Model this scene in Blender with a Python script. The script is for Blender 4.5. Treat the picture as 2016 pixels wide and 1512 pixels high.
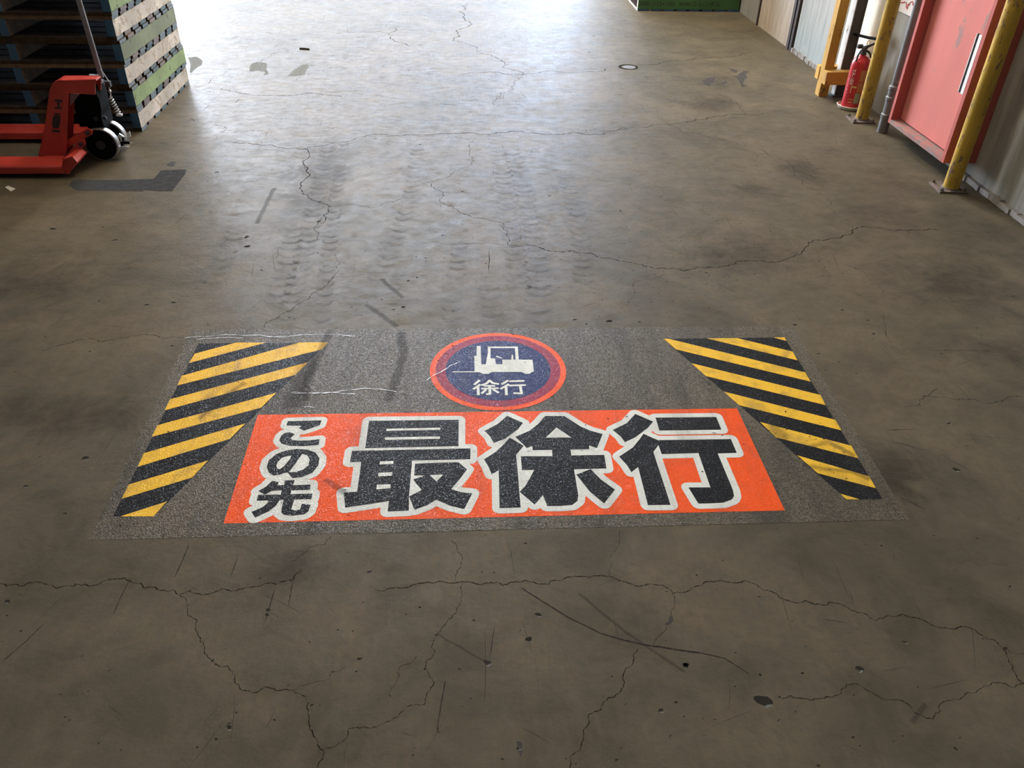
import bpy, bmesh, math, random
from mathutils import Vector, Matrix
from mathutils.geometry import tessellate_polygon, delaunay_2d_cdt
for o in list(bpy.data.objects): bpy.data.objects.remove(o, do_unlink=True)
SC = bpy.context.scene
COL = SC.collection
R = math.radians
rnd = random.Random(7)

# ------------------------------------------------------------------ camera, sky, light, exposure
cam_data = bpy.data.cameras.new('camera')
cam_data.sensor_fit = 'HORIZONTAL'; cam_data.sensor_width = 36.0
cam_data.lens = 36.0 * 1592.81 / 2016.0
cam_data.clip_start = 0.05; cam_data.clip_end = 300
cam = bpy.data.objects.new('camera', cam_data); COL.objects.link(cam)
PITCH, ROLL, YAW = R(35.5450), R(1.2823), R(3.5878)
fwd = Vector((math.sin(YAW)*math.cos(PITCH), math.cos(YAW)*math.cos(PITCH), -math.sin(PITCH)))
rt0 = Vector((math.cos(YAW), -math.sin(YAW), 0)); up0 = rt0.cross(fwd)
rt = math.cos(ROLL)*rt0 + math.sin(ROLL)*up0; up = -math.sin(ROLL)*rt0 + math.cos(ROLL)*up0
m = Matrix((rt, up, -fwd)).transposed().to_4x4(); m.translation = (0, 0, 1.8)
cam.matrix_world = m
SC.camera = cam
SC.view_settings.view_transform = 'Standard'; SC.view_settings.look = 'None'
SC.view_settings.gamma = 1.0; SC.view_settings.use_curve_mapping = False
SC.view_settings.exposure = 0.32
try:
    SC.cycles.use_denoising = True
    SC.cycles.max_bounces = 8; SC.cycles.diffuse_bounces = 4; SC.cycles.transparent_max_bounces = 12
    SC.cycles.sample_clamp_indirect = 8.0
except Exception: pass
SKY = 26.0
world = bpy.data.worlds.new('sky'); SC.world = world; world.use_nodes = True
wt = world.node_tree; wt.nodes.clear()
wo = wt.nodes.new('ShaderNodeOutputWorld'); wb = wt.nodes.new('ShaderNodeBackground')
wc = wt.nodes.new('ShaderNodeTexCoord'); wn = wt.nodes.new('ShaderNodeTexNoise'); wr = wt.nodes.new('ShaderNodeValToRGB')
wn.inputs['Scale'].default_value = 2.2; wn.inputs['Detail'].default_value = 5
wr.color_ramp.elements[0].position = 0.35; wr.color_ramp.elements[0].color = (0.46, 0.66, 1.0, 1)
wr.color_ramp.elements[1].position = 0.65; wr.color_ramp.elements[1].color = (0.92, 0.96, 1.0, 1)
wt.links.new(wc.outputs['Generated'], wn.inputs['Vector']); wt.links.new(wn.outputs['Fac'], wr.inputs['Fac'])
wt.links.new(wr.outputs['Color'], wb.inputs['Color']); wb.inputs['Strength'].default_value = SKY
wt.links.new(wb.outputs['Background'], wo.inputs['Surface'])
sun_d = bpy.data.lights.new('sun', 'SUN'); sun_d.energy = 25.0; sun_d.angle = R(2); sun_d.color = (1, 0.93, 0.82)
sun = bpy.data.objects.new('sun', sun_d); COL.objects.link(sun); sun.rotation_euler = (R(38), 0, R(-60))
LAMP = 48.0

# ------------------------------------------------------------------ helpers
class MB:
    def __init__(s): s.v = []; s.f = []; s.m = []; s.uv = None
    def add(s, vs, fs, mi=0):
        b = len(s.v); s.v += [tuple(v) for v in vs]
        s.f += [tuple(b+i for i in f) for f in fs]; s.m += [mi]*len(fs); return s
    def box(s, a, b, mi=0, ms=None):
        x0,y0,z0 = a; x1,y1,z1 = b
        vs = [(x0,y0,z0),(x1,y0,z0),(x1,y1,z0),(x0,y1,z0),(x0,y0,z1),(x1,y0,z1),(x1,y1,z1),(x0,y1,z1)]
        fs = [(0,3,2,1),(4,5,6,7),(0,1,5,4),(1,2,6,5),(2,3,7,6),(3,0,4,7)]   # -z +z -y +x +y -x
        for i, f in enumerate(fs): s.add([vs[k] for k in f], [(0,1,2,3)], ms[i] if ms else mi)
        return s
    def prism(s, poly, d0, d1, axis='z', mi=0):
        def P(p, d): return {'z': (p[0],p[1],d), 'y': (p[0],d,p[1]), 'x': (d,p[0],p[1])}[axis]
        n = len(poly); tri = tessellate_polygon([[Vector((p[0],p[1],0)) for p in poly]])
        s.add([P(p,d0) for p in poly]+[P(p,d1) for p in poly],
              [tuple(t) for t in tri]+[tuple(n+i for i in t) for t in tri]+[(i,(i+1)%n,n+(i+1)%n,n+i) for i in range(n)], mi)
        return s
    def flat(s, poly, z, mi=0):
        tri = tessellate_polygon([[Vector((p[0],p[1],0)) for p in poly]])
        a = sum(poly[i][0]*poly[(i+1)%len(poly)][1]-poly[(i+1)%len(poly)][0]*poly[i][1] for i in range(len(poly)))
        out = []
        for t in tri:
            p,q,r = [poly[i] for i in t]
            out.append(tuple(t) if (q[0]-p[0])*(r[1]-p[1])-(r[0]-p[0])*(q[1]-p[1]) > 0 else tuple(reversed(t)))
        s.add([(p[0],p[1],z) for p in poly], out, mi); return s
    def union(s, polys, z, mi=0):
        """overlapping outlines joined into one clean flat sheet"""
        vs = []; fs = []
        for P_ in polys:
            b = len(vs); vs += [Vector((p[0],p[1])) for p in P_]; fs.append(list(range(b, b+len(P_))))
        ov, oe, of, _, _, _ = delaunay_2d_cdt(vs, [], fs, 1, 1e-6)
        out = []
        for f in of:
            f = list(f); a = sum(ov[f[i]].x*ov[f[(i+1)%len(f)]].y-ov[f[(i+1)%len(f)]].x*ov[f[i]].y for i in range(len(f)))
            out.append(f if a > 0 else f[::-1])
        return s.add([(v.x,v.y,z) for v in ov], out, mi)
    def tube(s, pts, r, n=10, mi=0, cap=True):
        pts = [Vector(p) for p in pts]; rs = r if isinstance(r,(list,tuple)) else [r]*len(pts)
        b = len(s.v); prev = None
        for i, p in enumerate(pts):
            t = (pts[min(i+1,len(pts)-1)]-pts[max(i-1,0)]).normalized()
            if prev is None:
                a = Vector((0,0,1)) if abs(t.z) < .9 else Vector((1,0,0)); u = t.cross(a).normalized()
            else: u = (prev - t*prev.dot(t)).normalized()
            prev = u; w = t.cross(u)
            s.v += [tuple(p+rs[i]*(math.cos(2*math.pi*k/n)*u+math.sin(2*math.pi*k/n)*w)) for k in range(n)]
        for i in range(len(pts)-1):
            for k in range(n):
                s.f.append((b+i*n+k, b+i*n+(k+1)%n, b+(i+1)*n+(k+1)%n, b+(i+1)*n+k)); s.m.append(mi)
        if cap:
            s.f.append(tuple(b+k for k in reversed(range(n)))); s.m.append(mi)
            s.f.append(tuple(b+(len(pts)-1)*n+k for k in range(n))); s.m.append(mi)
        return s
    def lathe(s, prof, c, axis='z', n=24, mi=0):
        b = len(s.v)
        for r, h in prof:
            for k in range(n):
                a = 2*math.pi*k/n; x, y = r*math.cos(a), r*math.sin(a)
                s.v.append({'z': (c[0]+x,c[1]+y,c[2]+h), 'y': (c[0]+x,c[1]+h,c[2]+y), 'x': (c[0]+h,c[1]+x,c[2]+y)}[axis])
        for i in range(len(prof)-1):
            for k in range(n):
                s.f.append((b+i*n+k, b+i*n+(k+1)%n, b+(i+1)*n+(k+1)%n, b+(i+1)*n+k)); s.m.append(mi)
        s.f.append(tuple(b+k for k in range(n))); s.m.append(mi)
        s.f.append(tuple(b+(len(prof)-1)*n+k for k in range(n))); s.m.append(mi)
        return s
    def strip(s, pts, w, z, mi=0, jitter=0.0):
        """flat ribbon along a floor path; w is a number or one per point"""
        n = len(pts); b = len(s.v)
        if s.uv is None: s.uv = []
        ws = w if isinstance(w,(list,tuple)) else [w]*n
        L = 0.0
        for i, p in enumerate(pts):
            q0 = Vector(pts[max(i-1,0)]); q1 = Vector(pts[min(i+1,n-1)]); t = (q1-q0)
            t = t.normalized() if t.length > 1e-9 else Vector((1,0)); nn = Vector((-t.y,t.x)); h = ws[i]/2
            if i: L += (Vector(pts[i])-Vector(pts[i-1])).length
            s.v += [(p[0]-nn.x*h, p[1]-nn.y*h, z), (p[0]+nn.x*h, p[1]+nn.y*h, z)]; s.uv += [(0,L),(1,L)]
        for i in range(n-1):
            k = b+2*i; s.f.append((k,k+2,k+3,k+1)); s.m.append(mi)
        return s
    def build(s, name, mats, parent=None, bevel=0, smooth=False, label=None, seg=2):
        me = bpy.data.meshes.new(name)
        off = Vector((0,0,0)); p = parent
        while p is not None: off = off + p.location; p = p.parent
        me.from_pydata([tuple(Vector(v)-off) for v in s.v], [], s.f)
        mats = mats if isinstance(mats,(list,tuple)) else [mats]
        for x in mats: me.materials.append(x)
        if len(mats) > 1: me.polygons.foreach_set('material_index', s.m)
        if s.uv:
            ul = me.uv_layers.new(name='path')
            for lp in me.loops: ul.data[lp.index].uv = s.uv[lp.vertex_index]
        if smooth:
            me.polygons.foreach_set('use_smooth', [True]*len(me.polygons))
            try: me.set_sharp_from_angle(angle=R(40))
            except Exception: pass
        me.update()
        o = bpy.data.objects.new(name, me); COL.objects.link(o)
        if parent is not None: o.parent = parent
        if bevel:
            bv = o.modifiers.new('edge', 'BEVEL'); bv.width = bevel; bv.segments = seg; bv.limit_method = 'ANGLE'; bv.angle_limit = R(40)
            wd = o.modifiers.new('shade', 'WEIGHTED_NORMAL') if smooth else None
        if label: o['label'] = label
        return o
def thing(name, label, cat, loc=(0,0,0), group=None):
    o = bpy.data.objects.new(name, None); COL.objects.link(o); o.location = loc; o.empty_display_size = .1
    tag(o, label, cat, group); return o
def tag(o, label, cat, group=None):
    o['label'] = label; o['category'] = cat
    if group: o['group'] = group
    return o
def struct(o): o['kind'] = 'structure'; return o
def dup(o, parent=None):
    c = o.copy(); COL.objects.link(c); c.parent = parent
    for ch in list(o.children): dup(ch, c)
    return c

class NT:
    def __init__(s, name):
        s.mat = bpy.data.materials.new(name); s.mat.use_nodes = True; s.t = s.mat.node_tree; s.t.nodes.clear()
        s.out = s.t.nodes.new('ShaderNodeOutputMaterial')
    def n(s, typ, **kw):
        x = s.t.nodes.new(typ)
        for k, v in kw.items(): setattr(x, k, v)
        return x
    def set(s, sock, v):
        if isinstance(v, bpy.types.NodeSocket): s.t.links.new(v, sock)
        elif v is not None:
            if isinstance(v,(tuple,list)) and len(v) == 3 and sock.type == 'RGBA': v = (*v,1)
            sock.default_value = v
    def pos(s): return s.n('ShaderNodeNewGeometry').outputs['Position']
    def uv(s): return s.n('ShaderNodeTexCoord').outputs['UV']
    def gen(s): return s.n('ShaderNodeTexCoord').outputs['Generated']
    def scale(s, vec, sc, loc=(0,0,0)):
        x = s.n('ShaderNodeMapping'); s.set(x.inputs['Vector'], vec); x.inputs['Scale'].default_value = sc; x.inputs['Location'].default_value = loc
        return x.outputs['Vector']
    def noise(s, vec, scale, detail=3, rough=.5, dist=0):
        x = s.n('ShaderNodeTexNoise'); s.set(x.inputs['Vector'], vec); x.inputs['Scale'].default_value = scale
        x.inputs['Detail'].default_value = detail; x.inputs['Roughness'].default_value = rough; x.inputs['Distortion'].default_value = dist
        return x.outputs['Fac']
    def voro(s, vec, scale, feature='F1'):
        x = s.n('ShaderNodeTexVoronoi', feature=feature); s.set(x.inputs['Vector'], vec); x.inputs['Scale'].default_value = scale
        return x.outputs['Distance']
    def ramp(s, fac, *stops):
        x = s.n('ShaderNodeValToRGB'); s.set(x.inputs['Fac'], fac); cr = x.color_ramp
        while len(cr.elements) < len(stops): cr.elements.new(.5)
        for e, (p, c) in zip(cr.elements, stops):
            e.position = p; e.color = (c,c,c,1) if not isinstance(c,(tuple,list)) else (*c,1)
        return x.outputs['Color']
    def mix(s, fac, a, b, blend='MIX'):
        x = s.n('ShaderNodeMix', data_type='RGBA', blend_type=blend); s.set(x.inputs[0], fac); s.set(x.inputs[6], a); s.set(x.inputs[7], b)
        return x.outputs[2]
    def math(s, op, a, b=None, c=None, clamp=False):
        x = s.n('ShaderNodeMath', operation=op, use_clamp=clamp); s.set(x.inputs[0], a)
        if b is not None: s.set(x.inputs[1], b)
        if c is not None: s.set(x.inputs[2], c)
        return x.outputs[0]
    def sep(s, v):
        x = s.n('ShaderNodeSeparateXYZ'); s.set(x.inputs[0], v); return x.outputs
    def bump(s, h, strength=.3, dist=.01, normal=None):
        x = s.n('ShaderNodeBump'); s.set(x.inputs['Height'], h); x.inputs['Strength'].default_value = strength; x.inputs['Distance'].default_value = dist
        if normal is not None: s.set(x.inputs['Normal'], normal)
        return x.outputs['Normal']
    def bsdf(s, color, rough=.5, metal=0, normal=None, spec=.5, coat=0, coat_rough=.1, emit=None, estr=0):
        x = s.n('ShaderNodeBsdfPrincipled'); s.set(x.inputs['Base Color'], color); s.set(x.inputs['Roughness'], rough)
        s.set(x.inputs['Metallic'], metal); s.set(x.inputs['Specular IOR Level'], spec); s.set(x.inputs['Coat Weight'], coat); s.set(x.inputs['Coat Roughness'], coat_rough)
        if normal is not None: s.set(x.inputs['Normal'], normal)
        if emit is not None: s.set(x.inputs['Emission Color'], emit); x.inputs['Emission Strength'].default_value = estr
        return x.outputs['BSDF']
    def done(s, sh): s.t.links.new(sh, s.out.inputs['Surface']); return s.mat
    def mixsh(s, fac, a, b):
        x = s.n('ShaderNodeMixShader'); s.set(x.inputs[0], fac); s.t.links.new(a, x.inputs[1]); s.t.links.new(b, x.inputs[2]); return x.outputs[0]
    def clear(s): return s.n('ShaderNodeBsdfTransparent').outputs[0]

def floor_look(t):
    """worn, polished warehouse concrete: colour, roughness, height"""
    p = t.pos()
    big = t.noise(p, .9, 5, .6, .4); mid = t.noise(p, 4.5, 6, .65, .6); fine = t.noise(p, 38, 4, .6)
    col = t.ramp(big, (.30,(.080,.066,.043)), (.52,(.109,.089,.058)), (.72,(.134,.105,.067)))
    col = t.mix(t.ramp(mid,(.38,.85),(.66,0.0)), col, t.mix(1, col, (.62,.63,.66), 'MULTIPLY'))
    warm = t.ramp(t.noise(p, 2.1, 4, .6, 1.0), (.48,0.0),(.70,.55))
    col = t.mix(warm, col, (.142,.108,.070))
    streak = t.noise(t.scale(p,(26,1.3,1)), 3.0, 4, .6)
    col = t.mix(t.ramp(streak,(.40,.13),(.60,0.0)), col, (.06,.051,.04))
    col = t.mix(t.ramp(fine,(.36,.35),(.52,0.0)), col, (.07,.06,.047))
    speck = t.ramp(t.voro(p, 34),(.03,1.0),(.075,0.0)); gate = t.ramp(t.noise(p, 7, 3),(.52,0.0),(.62,1.0))
    col = t.mix(t.math('MULTIPLY', speck, gate), col, (.035,.032,.03))
    rough = t.ramp(t.math('ADD', t.math('MULTIPLY', mid, .6), t.math('MULTIPLY', streak, .4)), (.3,.38),(.7,.55))
    h = t.math('ADD', t.math('MULTIPLY', t.noise(p, 55, 5, .65), .85), t.math('MULTIPLY', t.noise(t.scale(p,(14,40,1)), 2.0, 3), .15))
    return col, rough, h
def M_floor():
    t = NT('polished_concrete'); c, r, h = floor_look(t)
    return t.done(t.bsdf(c, r, normal=t.bump(h,.38,.004), spec=t.math('MULTIPLY', t.ramp(t.noise(t.scale(t.pos(),(1,1.6,1)), 11, 8, .78, .4),(.33,.15),(.62,1.0)), .056)))
def grain(t, p):
    return t.math('ADD', t.math('MULTIPLY', t.noise(p, 170, 2, .6), .7), t.math('MULTIPLY', t.noise(p, 60, 2), .3))
def beads(t, p, nrm):
    """glass grit of the non-slip film: each bead a tiny facet with its own tilt; returns mask and normal"""
    v = t.n('ShaderNodeTexVoronoi', feature='F1'); t.set(v.inputs['Vector'], p); v.inputs['Scale'].default_value = 235
    r_ = t.sep(v.outputs['Color'])[0]
    m_ = t.math('MULTIPLY', t.ramp(v.outputs['Distance'],(.26,1.0),(.36,0.0)), t.math('GREATER_THAN', r_, .25))
    a = t.n('ShaderNodeVectorMath', operation='SUBTRACT'); t.set(a.inputs[0], v.outputs['Color']); a.inputs[1].default_value = (.5,.5,.5)
    b = t.n('ShaderNodeVectorMath', operation='SCALE'); t.set(b.inputs[0], a.outputs[0]); t.set(b.inputs['Scale'], t.math('MULTIPLY', m_, .48))
    c = t.n('ShaderNodeVectorMath', operation='ADD'); t.set(c.inputs[0], b.outputs[0]); t.set(c.inputs[1], nrm)
    d = t.n('ShaderNodeVectorMath', operation='NORMALIZE'); t.set(d.inputs[0], c.outputs[0])
    return m_, d.outputs[0]
def M_film():
    t = NT('clear_film_on_concrete'); c, r, h = floor_look(t); p = t.pos(); g = grain(t, p)
    c = t.mix(.60, c, t.mix(t.ramp(g,(.42,0.0),(.58,1.0)), (.042,.035,.026), (.148,.127,.096)))
    blot = t.ramp(t.noise(t.scale(p,(6,1.2,1)), 1.5, 4, .6),(.45,0.0),(.66,1.0))
    c = t.mix(t.math('MULTIPLY', blot, .75), c, (.052,.045,.033))
    m_, nn = beads(t, p, t.bump(g,.7,.005))
    return t.done(t.bsdf(c, t.math('MULTIPLY_ADD', m_, -.10, .45), normal=nn, spec=t.math('MULTIPLY_ADD', m_, .50, .03)))
def M_print(name, col, wear=.35, dirt=(.10,.085,.07)):
    t = NT(name); p = t.pos(); g = grain(t, p)
    d = t.ramp(t.noise(p, 9, 6, .7, .5),(.50,0.0),(.75,wear)); sp = t.ramp(t.voro(p, 60),(.035,.9),(.08,0.0))
    sp = t.math('MULTIPLY', sp, t.ramp(t.noise(p, 14, 3),(.5,0.0),(.62,1.0)))
    k = t.mix(t.ramp(g,(.38,.18),(.6,0.0)), col, tuple(x*.55 for x in col))
    k = t.mix(d, k, dirt); lane = t.ramp(t.noise(t.scale(p,(7,.9,1)), 1.6, 5, .7),(.50,0.0),(.72,.30)); k = t.mix(lane, k, tuple(x*.6 for x in dirt)); k = t.mix(sp, k, (.04,.036,.03))
    m_, nn = beads(t, p, t.bump(g,.5,.004))
    return t.done(t.bsdf(k, t.math('MULTIPLY_ADD', m_, -.10, .45), normal=nn, spec=t.math('MULTIPLY_ADD', m_, .40, .02)))
def M_plain(name, col, rough=.6, metal=0, spec=.5, vary=.25, scale=12, bump=.1):
    t = NT(name); p = t.pos(); n = t.noise(p, scale, 5, .6)
    k = t.mix(t.ramp(n,(.35,1.0),(.65,0.0)), col, tuple(x*(1-vary) for x in col))
    return t.done(t.bsdf(k, rough, metal, t.bump(n, bump, .003), spec))
def M_worn(name, col, under=(.09,.075,.06), amount=.5, rough=.45, scale=16, stretch=(1,1,1), dirt=.4, spec=.5):
    """paint with chips down to what is under it, and grime"""
    t = NT(name); p = t.scale(t.pos(), stretch)
    a = t.noise(p, scale, 7, .7, .3); b = t.noise(p, scale*.25, 4, .6)
    k = t.mix(t.ramp(b,(.40,dirt),(.68,0.0)), col, tuple(x*.45 for x in col))
    lo = .70-.28*amount
    chip = t.ramp(a,(lo,0.0),(lo+.03,1.0))
    k = t.mix(chip, k, under)
    return t.done(t.bsdf(k, t.mix(chip,(rough,)*3,(.85,)*3), normal=t.bump(chip,.25,.002), spec=spec))
def M_decal(name, col, rough, strength):
    """dirt rubbed on the floor, thinning to nothing at its ragged edge (UV across -1..1)"""
    t = NT(name); u = t.uv(); x = t.sep(u); p = t.pos()
    d = t.math('ABSOLUTE', t.math('MULTIPLY_ADD', x[0], 2.0, -1.0))
    d = t.math('ADD', d, t.math('MULTIPLY_ADD', t.noise(p, 30, 4, .7), 1.1, -.55))
    a = t.math('MULTIPLY', t.ramp(d,(.35,1.0),(.95,0.0)), strength)
    return t.done(t.mixsh(a, t.clear(), t.bsdf(col, rough, spec=.02)))
def M_blob(name, col, strength):
    t = NT(name); u = t.uv(); x = t.sep(u); p = t.pos()
    r = t.math('SQRT', t.math('ADD', t.math('POWER', t.math('MULTIPLY_ADD', x[0],2.0,-1.0),2.0), t.math('POWER', t.math('MULTIPLY_ADD', x[1],2.0,-1.0),2.0)))
    r = t.math('ADD', r, t.math('MULTIPLY_ADD', t.noise(p, 5, 7, .75, .8), 2.6, -1.3))
    a = t.math('MULTIPLY', t.ramp(r,(.15,1.0),(.85,0.0)), strength)
    return t.done(t.mixsh(a, t.clear(), t.bsdf(col, .5, spec=.022)))
def M_tread():
    """rubber left by a lugged tyre: curved bars across the track (U across, V along in metres)"""
    t = NT('tyre_rubber'); x = t.sep(t.uv()); p = t.pos()
    c = t.math('MULTIPLY_ADD', x[0], 2.0, -1.0); ac = t.math('ABSOLUTE', c)
    ph = t.math('ADD', t.math('MULTIPLY', x[1], 1/.076), t.math('MULTIPLY', t.math('POWER', ac, 2.0), .55))
    ph = t.math('ADD', ph, t.math('MULTIPLY', t.noise(p, 9, 3), .9))
    bar = t.math('SINE', t.math('MULTIPLY', ph, 2*math.pi)); bar = t.ramp(t.math('MULTIPLY_ADD', bar,.5,.5),(.58,0.0),(.90,1.0))
    edge = t.ramp(t.math('ADD', ac, t.math('MULTIPLY_ADD', t.noise(p,14,4,.6), .7, -.35)),(.70,1.0),(1.0,0.0))
    wear = t.ramp(t.noise(p, 6, 6, .75),(.38,0.0),(.66,1.0))
    a = t.math('MULTIPLY', t.math('MULTIPLY', t.math('ADD', t.math('MULTIPLY', bar,.26), .05), edge), wear)
    return t.done(t.mixsh(a, t.clear(), t.bsdf((.05,.045,.04), .62, spec=.012)))
def M_wall(name, top, low, bump=.25, lowtop=.35, streak=.4):
    t = NT(name); p = t.pos(); z = t.sep(p)[2]
    v = t.noise(t.scale(p,(6,9,.9)), 2.4, 6, .65); m_ = t.noise(p, 5, 6, .7)
    k = t.mix(t.ramp(t.math('ADD', z, t.math('MULTIPLY_ADD', v,.5,-.25)),(lowtop*.3,1.0),(lowtop*1.6,0.0)), top, low)
    k = t.mix(t.ramp(v,(.36,streak),(.55,0.0)), k, tuple(x*.45 for x in low))
    k = t.mix(t.ramp(m_,(.60,0.0),(.78,.5)), k, tuple(min(1,x*1.5) for x in top))
    return t.done(t.bsdf(k, .75, normal=t.bump(t.math('ADD', m_, v), bump, .01), spec=.3))
def M_glow(name, col, s):
    t = NT(name); return t.done(t.bsdf(col, .5, emit=col, estr=s))

MAT = dict(floor=M_floor(), film=M_film(), orange=M_print('orange_print',(.74,.088,.016),.28), black=M_print('black_print',(.014,.014,.015),.15,(.05,.046,.042)),
 white=M_print('white_print',(.62,.61,.55),.25), yellow=M_print('yellow_print',(.72,.42,.035),.65), maroon=M_print('maroon_print',(.24,.030,.055),.2), blue=M_print('navy_print',(.026,.032,.095),.2),
 crack=M_plain('crack_dirt',(.022,.018,.014),.95,spec=.0), pit=M_plain('pit_dirt',(.03,.026,.022),.95,spec=.0), scratch=M_plain('scratch_dirt',(.035,.03,.026),.9,spec=.0),
 peeled=M_plain('bare_cement',(.19,.19,.18),.9,scale=60,vary=.5,spec=.0), stain=M_plain('oil_stain',(.062,.055,.052),.6,scale=40,spec=.015), cut=M_plain('fresh_cement_patch',(.052,.052,.054),.9,scale=30,vary=.3,spec=.0),
 smear=M_decal('rubbed_dirt',(.05,.045,.04),.6,.32), blob=M_blob('grime',(.05,.042,.034),.30), tread=M_tread(), crease=M_plain('film_crease',(.42,.41,.38),.35),
 wood=M_plain('weathered_wood',(.052,.034,.022),.9,scale=25,vary=.5,spec=.05), wood_pale=M_plain('pale_wood',(.15,.10,.06),.9,scale=25,vary=.4,spec=.05),
 p_white=M_worn('white_painted_wood',(.78,.71,.62),(.44,.37,.29),.62,.8,17,(1,1,1),.62,spec=.15), p_green=M_worn('green_painted_wood',(.32,.42,.20),(.20,.22,.13),.42,.7,15,(1,1,1),.45,spec=.15),
 p_olive=M_worn('dull_green_painted_wood',(.22,.25,.13),(.12,.11,.08),.35,.7,14,(1,1,1),.6), p_dgreen=M_worn('deep_green_painted_wood',(.055,.16,.045),(.05,.08,.04),.25,.65,14),
 p_blue=M_worn('blue_painted_wood',(.028,.085,.15),(.07,.08,.08),.3,.65,20), p_teal=M_worn('teal_board_end',(.10,.16,.18),(.1,.09,.08),.3,.75,30), p_pale=M_worn('pale_blue_board_end',(.19,.235,.26),(.2,.16,.14),.35,.75,30), p_pink=M_worn('pinkish_board_end',(.24,.195,.18),(.16,.13,.11),.3,.75,30),
 red=M_worn('red_enamel',(.50,.045,.030),(.10,.05,.04),.14,.42,18), black_metal=M_plain('black_greasy_steel',(.005,.005,.005),.6,spec=.06), dark_iron=M_plain('dark_iron',(.05,.05,.052),.5,.3), chrome=M_plain('chrome',(.85,.86,.88),.25,.45,vary=.05,bump=.02),
 wheel_rim=M_plain('worn_steel_tyre',(.34,.32,.29),.38,.5), grey_bar=M_plain('grey_painted_bar',(.20,.20,.21),.45), label=M_plain('pale_pink_lit_patch',(.55,.35,.35),.6), mark=M_plain('black_lettering',(.03,.018,.018),.6),
 post=M_worn('chipped_yellow_paint',(.58,.36,.05),(.17,.11,.06),.50,.5,30,(1,1,.4),.65,spec=.25), timber=M_worn('yellow_painted_timber',(.62,.35,.075),(.25,.15,.05),.45,.6,18,(1,1,.4),.5,spec=.2), rust=M_worn('rusty_plate',(.10,.075,.06),(.17,.09,.05),.5,.8,24),
 steel_dark=M_worn('dark_steel',(.065,.058,.052),(.12,.11,.10),.25,.6,20,(1,1,.5),.4), steel_lit=M_worn('lit_face_steel',(.60,.57,.52),(.14,.12,.10),.30,.6,24,(1,1,.5),.3), brown_steel=M_worn('brown_steel',(.045,.028,.022),(.10,.07,.05),.2,.6,14),
 door=M_worn('faded_red_paint',(.60,.185,.150),(.34,.20,.175),.36,.6,6,(1,1.4,.45),.38,spec=.12), frame=M_worn('dark_red_paint',(.44,.12,.10),(.25,.12,.10),.15,.6,16,(1,1,1),.2,spec=.12), sill=M_worn('scuffed_red_paint',(.42,.17,.14),(.22,.17,.15),.75,.7,20,spec=.15), gap=M_plain('dark_gap',(.012,.008,.008),.9), alu=M_plain('brushed_aluminium',(.72,.70,.64),.35,.7,vary=.1),
 pipe=M_worn('grey_pipe',(.15,.145,.14),(.3,.28,.25),.25,.5,20), wall=M_wall('stained_concrete_wall',(.33,.31,.27),(.27,.255,.22)), cream=M_wall('cream_painted_wall',(.78,.69,.54),(.74,.66,.52),.05,.1,.06), beige=M_wall('scuffed_beige_panel',(.48,.43,.37),(.40,.32,.24)), bluish=M_wall('faded_blue_white_panel',(.36,.34,.30),(.29,.31,.29)),
 grey_panel=M_wall('grey_concrete_panel',(.30,.28,.245),(.24,.225,.20)), plinth=M_wall('plinth_mortar',(.30,.265,.235),(.26,.23,.20),.5), notice=M_plain('cream_notice',(.74,.66,.58),.6,vary=.1), red_ink=M_plain('red_brush_ink',(.62,.10,.10),.6),
 ext=M_plain('red_cylinder_paint',(.48,.022,.035),.28,vary=.12), ext_white=M_plain('white_lettering',(.75,.72,.66),.5,vary=.05), tray=M_plain('cream_plastic',(.62,.58,.50),.5,vary=.1), rubber=M_plain('black_rubber',(.015,.015,.015),.5), brass=M_plain('yellow_pin',(.62,.42,.10),.4), lab_o=M_plain('orange_label',(.52,.20,.085),.5,vary=.15), lab_g=M_plain('grey_green_label',(.36,.36,.26),.5,vary=.15), lab_y=M_plain('yellow_label',(.70,.48,.20),.5,vary=.1),
 roof=M_plain('dark_roof_sheet',(.10,.10,.10),.8), inner=M_plain('dull_wall_sheet',(.17,.165,.15),.8), yard=M_plain('yard_concrete',(.42,.41,.39),.85), paper=M_plain('paper_scrap',(.62,.60,.52),.7,vary=.05), stick=M_plain('brown_splinter',(.05,.03,.022),.8), tube=M_glow('tube_light',(1,.86,.66),LAMP), fill_emit=M_glow('fill_glow',(1,.90,.74),330.0), tube_boost=M_glow('boosted_tube_light',(1,.86,.66),LAMP*2.7), housing=M_plain('white_lamp_housing',(.6,.6,.58),.5), far=M_plain('added_building',(.085,.105,.14),.9), mark_ink=M_plain('dark_stencil_ink',(.03,.035,.02),.7), disc=M_plain('worn_steel_cover',(.15,.15,.15),.6,0,.1))

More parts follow.
